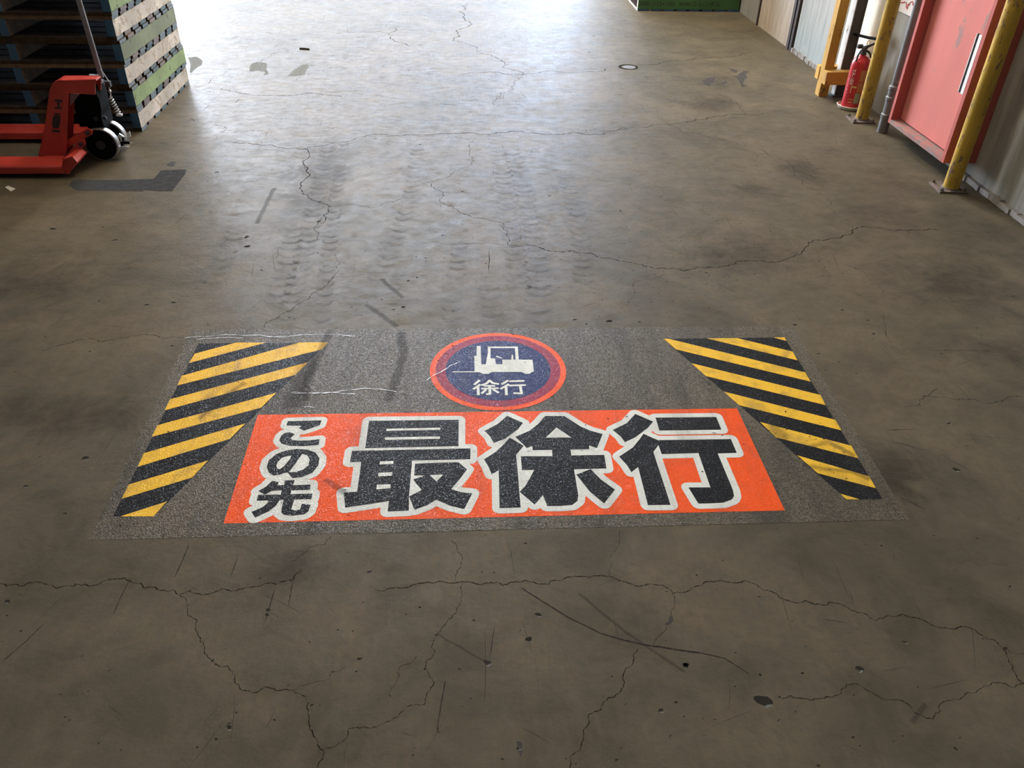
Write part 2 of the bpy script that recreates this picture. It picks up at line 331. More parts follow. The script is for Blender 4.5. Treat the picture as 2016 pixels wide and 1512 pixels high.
# measured positions on the floor and the objects, in metres
FILM = [(-1.158,2.932),(1.383,2.911),(1.367,1.753),(-1.143,1.746)]
ORANGE = [(-0.7664,2.345),(0.983,2.338),(0.9877,1.805),(-0.7603,1.803)]
GLYPHS = [([[(-0.6534,2.304),(-0.5342,2.306),(-0.5367,2.277),(-0.5877,2.248),(-0.608,2.264),(-0.5986,2.276),(-0.6532,2.279)],[(-0.6354,2.241),(-0.6154,2.23),(-0.6272,2.209),(-0.6197,2.198),(-0.5971,2.194),(-0.564,2.194),(-0.5262,2.2),(-0.5246,2.169),(-0.5757,2.163),(-0.6256,2.167),(-0.6522,2.179),(-0.6636,2.197),(-0.6615,2.223),(-0.6517,2.238)]],[]),([[(-0.6056,2.029),(-0.5866,2.002),(-0.5561,2.006),(-0.5252,2.026),(-0.5106,2.062),(-0.5119,2.099),(-0.5296,2.129),(-0.5621,2.146),(-0.598,2.15),(-0.632,2.142),(-0.6612,2.124),(-0.6795,2.093),(-0.6795,2.059),(-0.6675,2.031),(-0.6491,2.016),(-0.6289,2.02),(-0.616,2.028)]],[[(-0.6238,2.11),(-0.6083,2.114),(-0.6095,2.098),(-0.6232,2.061),(-0.6339,2.047),(-0.6435,2.05),(-0.6492,2.066),(-0.6462,2.086),(-0.6362,2.105)],[(-0.5732,2.122),(-0.5543,2.113),(-0.5435,2.092),(-0.544,2.063),(-0.5568,2.043),(-0.5786,2.032),(-0.6021,2.031),(-0.588,2.072)]]),([[(-0.6496,1.991),(-0.6264,1.985),(-0.628,1.969),(-0.6068,1.969),(-0.6084,1.992),(-0.5766,1.992),(-0.5778,1.968),(-0.5219,1.969),(-0.5206,1.944),(-0.5793,1.943),(-0.5785,1.926),(-0.5099,1.927),(-0.5091,1.901),(-0.5634,1.901),(-0.5647,1.857),(-0.5513,1.851),(-0.5372,1.856),(-0.5362,1.881),(-0.5077,1.876),(-0.5108,1.846),(-0.5213,1.834),(-0.5574,1.829),(-0.5828,1.833),(-0.5933,1.844),(-0.5956,1.863),(-0.5961,1.901),(-0.6084,1.9),(-0.6151,1.875),(-0.6329,1.85),(-0.6696,1.824),(-0.686,1.85),(-0.6585,1.867),(-0.6448,1.886),(-0.6422,1.899),(-0.6804,1.899),(-0.6803,1.926),(-0.6093,1.925),(-0.6102,1.945),(-0.6405,1.943),(-0.6589,1.926),(-0.6837,1.943),(-0.6625,1.965)]],[]),([[(-0.3652,2.299),(-0.0449,2.296),(-0.0451,2.149),(-0.3642,2.147)],[(-0.4079,2.134),(-0.004,2.136),(-0.005,2.079),(-0.2006,2.078),(-0.2018,1.908),(-0.1987,1.84),(-0.2648,1.838),(-0.2639,1.885),(-0.3189,1.874),(-0.3984,1.859),(-0.4111,1.929),(-0.3688,1.931),(-0.3702,2.076),(-0.4078,2.075)],[(-0.1903,2.062),(-0.0461,2.066),(-0.0164,2.028),(-0.0369,1.987),(-0.0679,1.934),(-0.0368,1.919),(-0.0001,1.912),(-0.0257,1.841),(-0.0707,1.858),(-0.1144,1.886),(-0.1436,1.862),(-0.1815,1.843),(-0.2016,1.904),(-0.1623,1.933),(-0.1796,1.96),(-0.1921,1.984),(-0.1537,2.002),(-0.1905,2.003)]],[[(-0.299,2.251),(-0.1098,2.252),(-0.1101,2.24),(-0.2994,2.239)],[(-0.2998,2.203),(-0.1101,2.203),(-0.1106,2.19),(-0.3001,2.189)],[(-0.3076,2.076),(-0.2625,2.077),(-0.2628,2.062),(-0.3082,2.061)],[(-0.308,2.019),(-0.263,2.021),(-0.2631,2.004),(-0.3084,2.002)],[(-0.3081,1.962),(-0.2641,1.962),(-0.2638,1.944),(-0.308,1.94)],[(-0.1385,2.003),(-0.0954,2.004),(-0.1161,1.971)]]),([[(0.1302,2.315),(0.1851,2.272),(0.1651,2.236),(0.119,2.186),(0.0764,2.162),(0.0666,2.196),(0.0465,2.23),(0.0949,2.269)],[(0.1341,2.191),(0.18,2.144),(0.1508,2.098),(0.1517,2.019),(0.1517,1.843),(0.0851,1.842),(0.0887,2.021),(0.0649,2.0),(0.0557,2.038),(0.0411,2.077),(0.0843,2.118),(0.1095,2.152)],[(0.2675,2.31),(0.3377,2.308),(0.3896,2.246),(0.4225,2.221),(0.4625,2.201),(0.4321,2.125),(0.4066,2.14),(0.4047,2.12),(0.3399,2.12),(0.3391,2.089),(0.4519,2.089),(0.4498,2.019),(0.3404,2.018),(0.3403,1.895),(0.3345,1.867),(0.3153,1.849),(0.2756,1.846),(0.236,1.847),(0.2258,1.898),(0.2362,1.918),(0.2725,1.917),(0.2755,1.922),(0.2757,2.019),(0.1659,2.019),(0.1667,2.09),(0.2741,2.087),(0.2757,2.12),(0.2091,2.12),(0.2093,2.142),(0.1899,2.132),(0.1532,2.194),(0.2057,2.227),(0.2388,2.265)],[(0.2087,2.022),(0.2624,1.995),(0.241,1.93),(0.2228,1.891),(0.1966,1.855),(0.1522,1.915),(0.1712,1.94),(0.1888,1.976)],[(0.3962,2.018),(0.4228,1.966),(0.4625,1.916),(0.4182,1.853),(0.3795,1.908),(0.3453,1.992)]],[[(0.3028,2.242),(0.3491,2.185),(0.2594,2.186)]]),([[(0.5984,2.314),(0.6555,2.267),(0.6291,2.231),(0.5756,2.18),(0.5343,2.154),(0.5244,2.186),(0.5013,2.223),(0.559,2.261)],[(0.6078,2.199),(0.6518,2.162),(0.9114,2.161),(0.9117,2.086),(0.8446,2.085),(0.8473,1.903),(0.8431,1.874),(0.8324,1.859),(0.8012,1.845),(0.7655,1.843),(0.7194,1.843),(0.7044,1.919),(0.7767,1.917),(0.7783,2.089),(0.6503,2.087),(0.6485,2.135),(0.6237,2.099),(0.629,1.84),(0.5565,1.841),(0.5573,2.023),(0.5302,1.998),(0.5212,2.034),(0.5019,2.078),(0.558,2.126),(0.587,2.167)],[(0.6686,2.29),(0.8916,2.288),(0.8914,2.214),(0.6678,2.215)]],[])]
HAZ_L = [(-1.101,2.827),(-0.5806,2.824),(-0.9806,1.84),(-1.104,1.843)]
HAZ_L_STR = [[(-1.097,2.751),(-0.9508,2.83),(-0.8316,2.827),(-1.101,2.685)],[(-1.105,2.597),(-0.6945,2.826),(-0.5806,2.824),(-0.5961,2.772),(-1.104,2.534)],[(-1.106,2.446),(-0.6391,2.68),(-0.6739,2.594),(-1.105,2.38)],[(-1.105,2.293),(-0.7255,2.478),(-0.763,2.387),(-1.105,2.229)],[(-1.104,2.142),(-0.8003,2.295),(-0.835,2.21),(-1.103,2.073)],[(-1.103,1.987),(-0.8807,2.098),(-0.91,2.015),(-1.104,1.921)],[(-1.081,1.843),(-0.9583,1.905),(-0.9806,1.84)]]
HAZ_R = [(0.8064,2.822),(1.321,2.823),(1.323,1.847),(1.205,1.848)]
HAZ_R_STR = [[(1.275,2.822),(1.321,2.823),(1.321,2.794)],[(0.9889,2.822),(1.119,2.821),(1.32,2.713),(1.318,2.649)],[(0.8077,2.822),(0.8279,2.822),(1.32,2.564),(1.319,2.501),(0.8417,2.74)],[(0.8812,2.639),(1.326,2.413),(1.322,2.349),(0.9181,2.548)],[(0.9603,2.445),(1.325,2.26),(1.324,2.199),(0.9964,2.357)],[(1.044,2.255),(1.326,2.113),(1.324,2.047),(1.075,2.166)],[(1.118,2.068),(1.324,1.954),(1.322,1.897),(1.156,1.975)],[(1.194,1.875),(1.247,1.847),(1.204,1.848)]]
ROUND = (0.1078,2.614,0.267)
ICON = [[(0.0267,2.782),(0.0425,2.782),(0.0426,2.709),(0.0429,2.648),(0.061,2.648),(0.0648,2.688),(0.0714,2.729),(0.0712,2.776),(0.1938,2.774),(0.1927,2.677),(0.2476,2.676),(0.2474,2.594),(0.2402,2.59),(0.2297,2.578),(0.2132,2.578),(0.1988,2.591),(0.0818,2.594),(0.0704,2.582),(0.0485,2.581),(0.0336,2.593),(-0.0693,2.595),(-0.0693,2.6),(0.0158,2.6),(0.0157,2.709),(0.0251,2.71)]]
ICON_HOLE = [[(0.0824,2.764),(0.1816,2.762),(0.18,2.678),(0.1265,2.679),(0.1266,2.647),(0.1001,2.648),(0.0986,2.687),(0.0803,2.69)]]
ICON_BITS = [[(0.1049,2.707),(0.1264,2.692),(0.1245,2.687),(0.1027,2.699)],[(0.1661,2.711),(0.1715,2.711),(0.1715,2.677),(0.163,2.678)]]
ICON_TEXT = [[[(0.0327,2.537),(0.0148,2.512)],[(0.0349,2.51),(0.0112,2.483)],[(0.0274,2.496),(0.028,2.446)],[(0.0719,2.536),(0.0607,2.518),(0.0416,2.507)],[(0.0719,2.536),(0.085,2.519),(0.105,2.513)],[(0.0522,2.502),(0.0898,2.501)],[(0.0425,2.484),(0.1027,2.485)],[(0.0718,2.502),(0.0715,2.449),(0.0603,2.448)],[(0.0556,2.475),(0.0419,2.455)],[(0.0864,2.476),(0.1031,2.458)]],[[(0.1424,2.534),(0.1198,2.512)],[(0.144,2.509),(0.1146,2.482)],[(0.1339,2.493),(0.133,2.443)],[(0.1518,2.53),(0.2034,2.531)],[(0.1504,2.502),(0.2071,2.503)],[(0.1881,2.501),(0.1904,2.449),(0.1626,2.452)]]]
CRACKS = [(4,[(-1.337,1.591),(-1.326,1.589),(-1.281,1.584),(-1.268,1.577),(-1.176,1.574),(-1.164,1.566),(-1.11,1.578),(-1.037,1.59),(-1.005,1.595),(-0.9669,1.584),(-0.9195,1.557),(-0.8635,1.548),(-0.8205,1.532),(-0.7903,1.546),(-0.6932,1.545),(-0.6361,1.551),(-0.5594,1.559),(-0.5124,1.572),(-0.4938,1.611)]),(3,[(-0.8156,1.532),(-0.7837,1.485),(-0.7449,1.437),(-0.7222,1.385),(-0.7036,1.357),(-0.698,1.335),(-0.6746,1.313),(-0.6305,1.296),(-0.6135,1.279),(-0.6021,1.248),(-0.5843,1.227),(-0.5245,1.23),(-0.4833,1.219),(-0.4478,1.214),(-0.4385,1.21),(-0.4083,1.182),(-0.4104,1.168),(-0.3954,1.112),(-0.3775,1.089),(-0.3708,1.071),(-0.3528,1.053)]),(3,[(-0.3528,1.053),(-0.3536,1.036),(-0.3628,1.015),(-0.3643,0.9982)]),(1.5,[(-0.4458,1.215),(-0.4378,1.232),(-0.3953,1.241),(-0.3676,1.247),(-0.3615,1.268),(-0.3298,1.282)]),(2,[(-0.4252,1.74),(-0.4414,1.705),(-0.4865,1.694),(-0.5005,1.668),(-0.5292,1.642)]),(3.5,[(-0.2796,1.529),(-0.1812,1.535),(-0.1521,1.549),(-0.0923,1.555),(-0.0321,1.551),(0.0178,1.537),(0.0827,1.533),(0.1285,1.544),(0.2131,1.53),(0.2246,1.546),(0.3223,1.557),(0.3834,1.555),(0.4362,1.534),(0.5355,1.52),(0.5627,1.493)]),(2,[(-0.0693,1.714),(-0.0479,1.685),(-0.0363,1.653),(-0.0474,1.592),(-0.0522,1.553)]),(2.5,[(-0.0311,1.546),(-0.0346,1.496),(-0.0466,1.442),(-0.0978,1.374),(-0.1087,1.346),(-0.1031,1.313),(-0.1267,1.269),(-0.125,1.167),(-0.1701,1.164)]),(2.5,[(-0.3549,1.061),(-0.3289,1.065),(-0.3121,1.079),(-0.302,1.11),(-0.2638,1.113),(-0.2102,1.125),(-0.1737,1.152)]),(1.5,[(-0.1464,1.31),(-0.1679,1.284),(-0.1941,1.272),(-0.2002,1.228),(-0.2102,1.214),(-0.2071,1.189)]),(2,[(0.5573,1.491),(0.5413,1.427),(0.5399,1.409)]),(2,[(0.5206,1.375),(0.4957,1.347),(0.4732,1.317)]),(3,[(0.432,1.31),(0.4106,1.268),(0.3764,1.227),(0.3502,1.175),(0.3289,1.166),(0.3095,1.138),(0.2749,1.123),(0.2747,1.104),(0.2572,1.084),(0.2516,1.055),(0.2181,1.017),(0.2154,0.9923),(0.2128,0.9753)]),(1.5,[(0.4536,1.737),(0.4424,1.701),(0.4213,1.652),(0.4045,1.628),(0.4041,1.597),(0.3889,1.558)]),(3.5,[(0.559,1.489),(0.6182,1.505),(0.6696,1.528),(0.7496,1.52),(0.7714,1.524),(0.804,1.513),(0.8374,1.488),(0.8636,1.459),(0.8948,1.446),(0.9314,1.45),(0.954,1.436),(0.999,1.442),(1.033,1.425),(1.064,1.403),(1.098,1.376),(1.133,1.388),(1.189,1.391),(1.215,1.382),(1.245,1.361),(1.295,1.341),(1.361,1.336),(1.396,1.3),(1.403,1.27),(1.4,1.221),(1.396,1.174),(1.401,1.169)]),(2.5,[(1.415,1.173),(1.401,1.169),(1.369,1.158),(1.335,1.174),(1.28,1.158),(1.238,1.147),(1.188,1.129),(1.146,1.099),(1.118,1.079),(1.093,1.092),(1.069,1.127),(1.016,1.139),(0.9862,1.167),(0.9618,1.185),(0.9427,1.183),(0.9087,1.154),(0.8801,1.151),(0.8162,1.148),(0.7622,1.148)]),(2,[(1.4,1.272),(1.462,1.254)]),(7,[(1.475,7.248),(1.708,7.289),(1.789,7.358),(1.96,7.399),(2.027,7.453),(2.404,7.532),(2.497,7.616),(2.615,7.685)]),(5,[(0.9101,5.468),(0.974,5.478),(1.122,5.549),(1.292,5.606),(1.369,5.616),(1.458,5.633),(1.589,5.685),(1.71,5.737),(1.861,5.807),(2.024,5.851),(2.171,5.874)]),(3,[(2.024,5.851),(2.045,6.026),(2.012,6.196),(1.94,6.375)]),(4,[(1.397,5.6),(1.464,5.465),(1.618,5.363),(1.733,5.287),(1.788,5.228),(1.873,5.135),(1.983,4.944),(2.02,4.877),(2.02,4.734),(2.093,4.671),(2.106,4.605)]),(2,[(2.02,4.734),(2.007,4.561),(2.04,4.398),(2.054,4.265),(2.025,4.076),(2.039,3.938),(2.045,3.881)]),(5,[(0.3463,3.688),(0.4466,3.642),(0.5719,3.628),(0.6553,3.564),(0.7738,3.52),(0.9424,3.455),(1.103,3.465),(1.268,3.489),(1.383,3.529),(1.56,3.539),(1.652,3.588),(1.703,3.666),(1.79,3.759),(1.895,3.777),(1.976,3.812),(2.042,3.882),(2.204,3.895),(2.397,3.873),(2.513,3.877)]),(2,[(0.947,3.45),(0.9308,3.398),(0.8793,3.362),(0.7718,3.314),(0.7104,3.142)]),(3,[(1.713,2.401),(1.772,2.392),(1.854,2.375),(1.945,2.343),(2.006,2.356),(2.103,2.383)]),(3,[(1.797,2.443),(1.718,2.393),(1.673,2.343)]),(3.5,[(-1.706,2.79),(-1.612,2.842),(-1.583,2.87),(-1.429,2.876),(-1.366,2.893),(-1.298,2.896),(-1.24,2.868),(-1.153,2.874)]),(3.5,[(-0.8696,2.933),(-0.844,3.006),(-0.8204,3.023),(-0.8014,3.067),(-0.7773,3.084),(-0.7621,3.13),(-0.739,3.157),(-0.7155,3.185),(-0.7087,3.233),(-0.6813,3.271),(-0.6575,3.306),(-0.6478,3.341),(-0.6352,3.392)]),(1.5,[(-0.6352,3.392),(-0.5666,3.391),(-0.4954,3.413)]),(1.5,[(-0.6352,3.392),(-0.6262,3.477),(-0.6216,3.52),(-0.6372,3.565),(-0.6483,3.633)]),(3,[(-0.764,4.087),(-0.788,4.019),(-0.7914,3.966),(-0.7965,3.908),(-0.7729,3.876),(-0.7693,3.813),(-0.7489,3.782)]),(5,[(-1.522,5.226),(-1.35,5.201),(-1.184,5.142),(-1.159,5.125),(-1.031,5.112),(-0.959,5.168),(-0.8629,5.228),(-0.7337,5.308)]),(6,[(-0.7075,5.345),(-0.4691,5.376),(-0.1844,5.412),(0.1767,5.414),(0.4821,5.416),(0.6886,5.434),(1.123,5.527)]),(5,[(-1.038,5.126),(-1.003,4.859),(-0.9616,4.717),(-0.9558,4.483),(-0.8938,4.357),(-0.8469,4.28),(-0.7546,4.206),(-0.7754,3.982)]),(2.5,[(-0.7546,4.206),(-0.5306,4.181),(-0.3399,4.323)]),(3,[(0.0598,5.335),(0.0078,5.01),(0.0406,4.915),(-0.0263,4.786),(-0.0909,4.697),(-0.2403,4.561)]),(4,[(-0.2403,4.561),(-0.162,4.431),(-0.1337,4.231),(-0.062,4.157),(0.0078,4.072),(0.1218,4.015),(0.1781,3.987),(0.2018,3.88),(0.1947,3.721),(0.3503,3.695)]),(7,[(0.0357,7.925),(-0.1243,8.046),(-0.0648,8.265),(-0.0867,8.492),(-0.012,8.985),(0.0132,9.761)]),(5,[(-0.0041,7.923),(0.2233,7.534),(0.31,7.314),(0.4714,6.904)]),(4,[(0.4714,6.904),(0.3868,6.648),(0.3506,6.438),(0.2357,6.265),(0.1963,6.048)]),(6,[(-0.5133,7.826),(-0.7093,8.112),(-0.6997,8.563)]),(5,[(-1.322,8.356),(-1.038,8.384),(-0.7456,8.331)]),(6,[(-0.0599,6.874),(0.4528,6.891),(0.924,6.96),(1.198,7.101)]),(3,[(-2.136,6.447),(-2.047,6.497),(-2.015,6.7),(-1.96,6.887),(-1.802,7.129)]),(4,[(-1.747,7.263),(-1.685,7.416),(-1.624,7.591)]),(5,[(-1.885,6.451),(-1.787,6.38),(-1.69,6.311),(-1.569,6.277),(-1.374,6.273),(-1.235,6.329),(-1.026,6.292),(-0.9395,6.251)]),(3,[(-1.719,5.608),(-1.621,5.476),(-1.54,5.458),(-1.47,5.467),(-1.335,5.45)]),(2,[(-1.621,5.476),(-1.642,5.269)]),(2.5,[(-1.894,5.242),(-1.64,5.26),(-1.538,5.243)]),(2,[(-0.1457,3.72),(0.1947,3.721)]),(4,[(-2.155,5.209),(-2.062,5.219),(-1.925,5.238)])]
SCRATCH = [(3,[(-0.8422,1.72),(-0.8428,1.666),(-0.8473,1.593)]),(3,[(-0.6882,1.671),(-0.6899,1.594)]),(3,[(-0.9711,1.597),(-0.9757,1.468)]),(3,[(-0.5568,1.545),(-0.5625,1.425)]),(3,[(-0.5109,1.569),(-0.5092,1.482)]),(3,[(-1.147,1.445),(-1.17,1.39),(-1.205,1.324)]),(4.5,[(0.1324,1.525),(0.184,1.479),(0.2564,1.416),(0.3361,1.361),(0.3988,1.336),(0.4525,1.319),(0.5158,1.306),(0.5677,1.294),(0.5967,1.29)]),(3,[(0.5917,1.29),(0.6523,1.271),(0.7053,1.22)]),(3.5,[(-0.0743,1.234),(-0.0839,1.165),(-0.0916,1.093),(-0.0836,1.091)]),(2.5,[(0.0558,1.397),(0.0387,1.292)]),(1.5,[(0.0295,1.392),(0.0221,1.161)]),(2,[(0.9532,1.386),(1.021,1.369)]),(2,[(1.867,2.715),(2.171,2.703)]),(2,[(1.832,3.019),(1.753,2.801)]),(3,[(1.161,3.296),(1.224,3.207)]),(4,[(1.842,3.486),(1.889,3.429)]),(2,[(1.601,2.333),(1.702,2.34)]),(3,[(1.489,2.196),(1.609,2.2)]),(3,[(1.48,2.138),(1.585,2.079)]),(3.5,[(1.385,1.854),(1.441,1.794)]),(2,[(1.62,2.065),(1.685,1.968)]),(4,[(0.1011,3.669),(0.0924,3.418)]),(7,[(-0.1995,6.07),(-0.057,6.045)]),(5,[(-1.919,5.744),(-1.864,5.661)]),(4,[(-1.686,6.083),(-1.679,6.184)]),(3,[(-1.875,5.908),(-1.853,6.048)]),(6,[(1.105,7.681),(1.117,7.613)]),(5,[(0.9669,7.678),(1.063,7.565)]),(9,[(1.139,6.335),(1.201,6.332)])]
SMEAR = [(0.03,[(-0.408,3.368),(-0.2993,3.187)]),(0.035,[(-0.4585,3.133),(-0.3069,2.943)]),(0.035,[(-1.105,4.467),(-1.104,3.986)]),(0.012,[(0.2949,1.497),(0.371,1.403),(0.4438,1.324),(0.5372,1.234)]),(0.018,[(1.119,1.122),(1.063,1.072)]),(0.008,[(-0.0978,1.374),(0.0226,1.287)])]
SCUFF = [(0.035,[(-0.9521,2.366),(-0.9132,2.445),(-0.8793,2.51),(-0.8546,2.547)]),(0.02,[(-0.9672,2.323),(-0.951,2.361)]),(0.06,[(1.093,2.241),(1.101,2.149)]),(0.03,[(1.118,2.017),(1.266,1.983),(1.318,1.938)]),(0.03,[(1.129,2.093),(1.249,2.137),(1.316,2.057)]),(0.1,[(-0.6347,2.746),(-0.6502,2.552),(-0.6498,2.384)]),(0.05,[(-0.287,2.894),(-0.3044,2.416)]),(0.05,[(-0.5847,2.92),(-0.6121,2.423)]),(0.03,[(-0.4789,1.991),(-0.3698,1.893)])]
TREAD = [(0.11,[(-0.9166,5.341),(-0.8728,4.874),(-0.8375,4.251),(-0.8062,3.743),(-0.794,3.321),(-0.7816,2.965)]),(0.09,[(-0.8053,5.242),(-0.7321,4.25),(-0.6759,3.521),(-0.6285,2.962)]),(0.12,[(0.1787,5.428),(0.2112,4.704),(0.2146,4.106),(0.2225,3.617),(0.2271,3.256)]),(0.13,[(0.2786,5.149),(0.3221,4.511),(0.3277,3.942),(0.3263,3.459),(0.2961,2.943)]),(0.12,[(0.5821,4.662),(0.5885,4.103),(0.56,3.613),(0.5317,3.3)]),(0.1,[(-0.3209,5.147),(-0.3267,4.385),(-0.374,3.698),(-0.4404,3.315)]),(0.13,[(-1.184,3.926),(-1.18,3.581),(-1.177,3.28)]),(0.12,[(-0.9051,3.961),(-0.8683,3.524),(-0.856,3.137)]),(0.1,[(-0.0458,3.734),(-0.0679,3.309),(-0.0866,2.951)]),(0.12,[(0.0843,3.307),(0.1077,2.947)])]
PITS = [(0.7165,1.145,0.0184),(0.9926,1.227,0.01),(1.149,1.304,0.0066),(0.5456,1.256,0.0082),(0.7303,1.219,0.0045),(0.8414,1.22,0.0045),(0.9489,1.153,0.0027),(0.4964,1.149,0.0035),(0.553,1.103,0.0021),(1.137,1.003,0.0042),(0.9031,1.041,0.0042),(0.9099,1.019,0.0025),(0.7937,0.9754,0.0041),(0.6564,1.188,0.0027),(0.685,1.287,0.0032),(0.7597,1.154,0.004),(1.411,1.275,0.0056),(1.54,1.48,0.0046),(1.543,1.668,0.0038),(0.7352,1.605,0.0031),(1.234,1.647,0.0043),(1.188,1.654,0.0027),(0.1752,1.428,0.0087),(0.1456,1.348,0.0103),(0.0338,1.281,0.01),(-0.2981,1.596,0.0061),(0.5446,1.256,0.0082),(0.4559,1.13,0.0078),(0.4975,1.15,0.0035),(-0.2969,1.305,0.0055),(-0.3019,1.267,0.0036),(0.3484,1.228,0.0027),(-0.1485,1.464,0.0039),(-0.3063,1.487,0.0029),(0.157,1.692,0.0042),(0.0247,1.585,0.0031),(0.0593,1.582,0.0031),(-0.001,1.416,0.0038),(-0.1466,1.037,0.0029),(-0.0102,1.179,0.0022),(0.1025,1.046,0.0066),(0.3261,1.007,0.0037),(0.3412,1.036,0.0025),(-0.1275,1.267,0.0036),(-0.1015,1.371,0.0033),(-1.278,1.524,0.0077),(-1.257,1.475,0.0038),(-1.198,1.423,0.0037),(-0.562,1.47,0.0058),(-0.5609,1.453,0.0057),(-0.4837,1.14,0.0038),(-0.5864,1.124,0.0084),(-0.6106,1.095,0.0046),(-0.6724,1.313,0.0045),(-0.3643,1.397,0.0033),(-0.3615,1.268,0.0027),(-0.9839,1.166,0.003),(-0.3703,1.674,0.0026),(-0.3988,1.176,0.0039),(-0.4333,1.361,0.0028),(-1.117,1.578,0.004),(-0.2899,3.107,0.0102),(-0.39,3.174,0.0047),(-0.4172,3.192,0.0033),(-0.7719,3.026,0.0063),(-1.123,3.836,0.007),(-1.095,3.714,0.0094),(-0.9733,3.46,0.0055),(-0.2419,3.378,0.0049),(-0.2567,3.591,0.0041),(-0.7865,4.008,0.0089),(-0.7331,3.782,0.0048),(-0.5162,3.111,0.0042),(-0.2088,3.548,0.0041),(-0.1328,3.834,0.0065),(-0.0715,3.071,0.0051),(-0.3324,3.087,0.0065),(-0.2844,3.345,0.0059),(-0.6889,3.499,0.005),(-0.7394,3.642,0.0062),(-0.368,3.225,0.0024),(-0.5318,2.989,0.0023),(0.6011,2.968,0.0138),(0.4531,2.986,0.0089),(0.7305,2.962,0.0069),(1.402,2.924,0.0099),(1.635,1.981,0.0116),(0.4984,2.947,0.0059),(1.133,3.405,0.0066),(1.726,3.517,0.0068),(1.322,3.778,0.0059),(1.364,3.39,0.0066),(1.737,2.956,0.006),(1.658,3.043,0.0071),(1.716,2.844,0.0078),(1.422,2.697,0.0066),(1.484,2.634,0.0055),(0.4169,2.436,0.0078),(0.5334,2.368,0.0051),(1.736,2.23,0.0075),(-1.408,3.145,0.0096),(-1.297,3.164,0.0097),(-1.29,2.123,0.0123),(-1.621,3.181,0.0064),(-1.21,3.342,0.0067),(-1.095,3.721,0.0146),(-1.122,3.819,0.0099),(-1.876,3.949,0.0076),(-2.12,3.931,0.015),(-1.763,3.798,0.0122),(-1.733,2.891,0.005),(-1.427,1.991,0.0078),(-1.255,1.862,0.006),(-1.515,2.777,0.0059),(-1.204,2.812,0.0079),(-0.0328,4.408,0.0085),(-1.485,4.718,0.01),(-0.8645,4.99,0.0079),(-1.413,5.097,0.0067),(-0.8161,4.271,0.0082),(-0.7884,3.996,0.0078),(-1.119,3.825,0.0086),(-1.095,3.712,0.0084),(-0.9781,3.466,0.005),(-0.243,3.38,0.0059),(-0.2813,3.349,0.0069),(-0.6057,5.311,0.0084),(-0.4215,7.87,0.0097),(0.0167,6.462,0.0082),(1.234,8.282,0.0123),(0.4617,4.349,0.0072),(-0.3076,5.2,0.011),(-0.0402,5.335,0.0056),(0.8347,4.136,0.0081),(-0.2103,3.579,0.0062)]
PEELED = [[(-1.792,7.101),(-1.795,7.202),(-1.766,7.247),(-1.693,7.219),(-1.657,7.132),(-1.601,6.881),(-1.604,6.84),(-1.633,6.84),(-1.637,6.935),(-1.711,6.975),(-1.753,6.933),(-1.773,6.974)],[(-1.44,6.849),(-1.422,6.871),(-1.416,7.01),(-1.392,7.067),(-1.393,7.138),(-1.361,7.177),(-1.32,7.155),(-1.303,7.069),(-1.316,6.984),(-1.306,6.846),(-1.375,6.81),(-1.431,6.817)],[(-2.371,7.368),(-2.311,7.4),(-2.219,7.251),(-2.197,7.134),(-2.215,6.882),(-2.255,6.991)]]
STAINS = [[(1.904,6.626),(1.994,6.828),(2.07,6.853),(2.01,6.694),(1.943,6.575)],[(2.061,6.673),(2.129,6.74),(2.099,6.652),(2.055,6.629)],[(2.204,6.902),(2.262,6.88),(2.361,7.047),(2.401,7.024),(2.319,6.812),(2.243,6.676),(2.267,6.589),(2.205,6.545),(2.23,6.72)],[(2.243,7.142),(2.303,7.07),(2.276,6.973),(2.243,7.044)],[(-1.814,4.847),(-1.8,4.891),(-1.768,4.883),(-1.758,4.806),(-1.797,4.809)],[(0.5166,1.383),(0.532,1.406),(0.5454,1.412),(0.5431,1.394),(0.5242,1.38)],[(0.0962,1.06),(0.1063,1.061),(0.1086,1.043),(0.1052,1.022),(0.1003,1.044)]]
CUT_PATCH = [[(-1.83,4.445),(-1.821,4.614),(-1.819,4.743),(-1.675,4.758),(-1.662,4.68),(-1.664,4.571),(-1.664,4.426),(-1.732,4.424)],[(-2.276,4.599),(-2.061,4.591),(-1.823,4.609),(-1.83,4.445),(-1.824,4.426),(-2.19,4.438),(-2.263,4.509)]]
BLOBS = [(1.812,6.098,0.197,0.185,0.5),(2.067,4.76,0.134,0.174,0.3),(1.671,4.423,0.126,0.133,0.3),(1.324,2.001,0.227,0.123,0.45),(1.384,1.899,0.101,0.093,0.4),(-1.425,2.353,0.286,0.143,0.35),(-0.5256,1.596,0.101,0.074,0.35),(2.289,3.271,0.295,0.234,0.4),(-1.982,3.34,0.27,0.271,0.35),(1.411,3.602,0.31,0.215,0.25),(2.239,2.703,0.129,0.111,0.4),(-0.8863,4.546,0.175,0.624,0.15)]
CREASE = [[(-1.169,2.87),(-1.052,2.883),(-0.9328,2.884),(-0.8098,2.87),(-0.6915,2.883),(-0.4734,2.865)],[(-1.111,2.856),(-0.9897,2.87),(-0.9279,2.861)],[(-0.6704,2.474),(-0.5933,2.47),(-0.5174,2.474),(-0.4303,2.461)],[(-0.6073,2.385),(-0.5921,2.39),(-0.5746,2.381)],[(-0.1686,2.542),(-0.1453,2.575),(-0.1159,2.598),(-0.0808,2.641),(-0.0421,2.67)],[(-0.6682,2.482),(-0.5442,2.469),(-0.3963,2.498),(-0.2802,2.472)]]
SCRAP = [(-2.603,4.485),(-2.596,4.507),(-2.535,4.462),(-2.544,4.425)]
STICK = [(-1.481,7.686),(-1.393,7.67)]
DISC = (1.384,7.148)
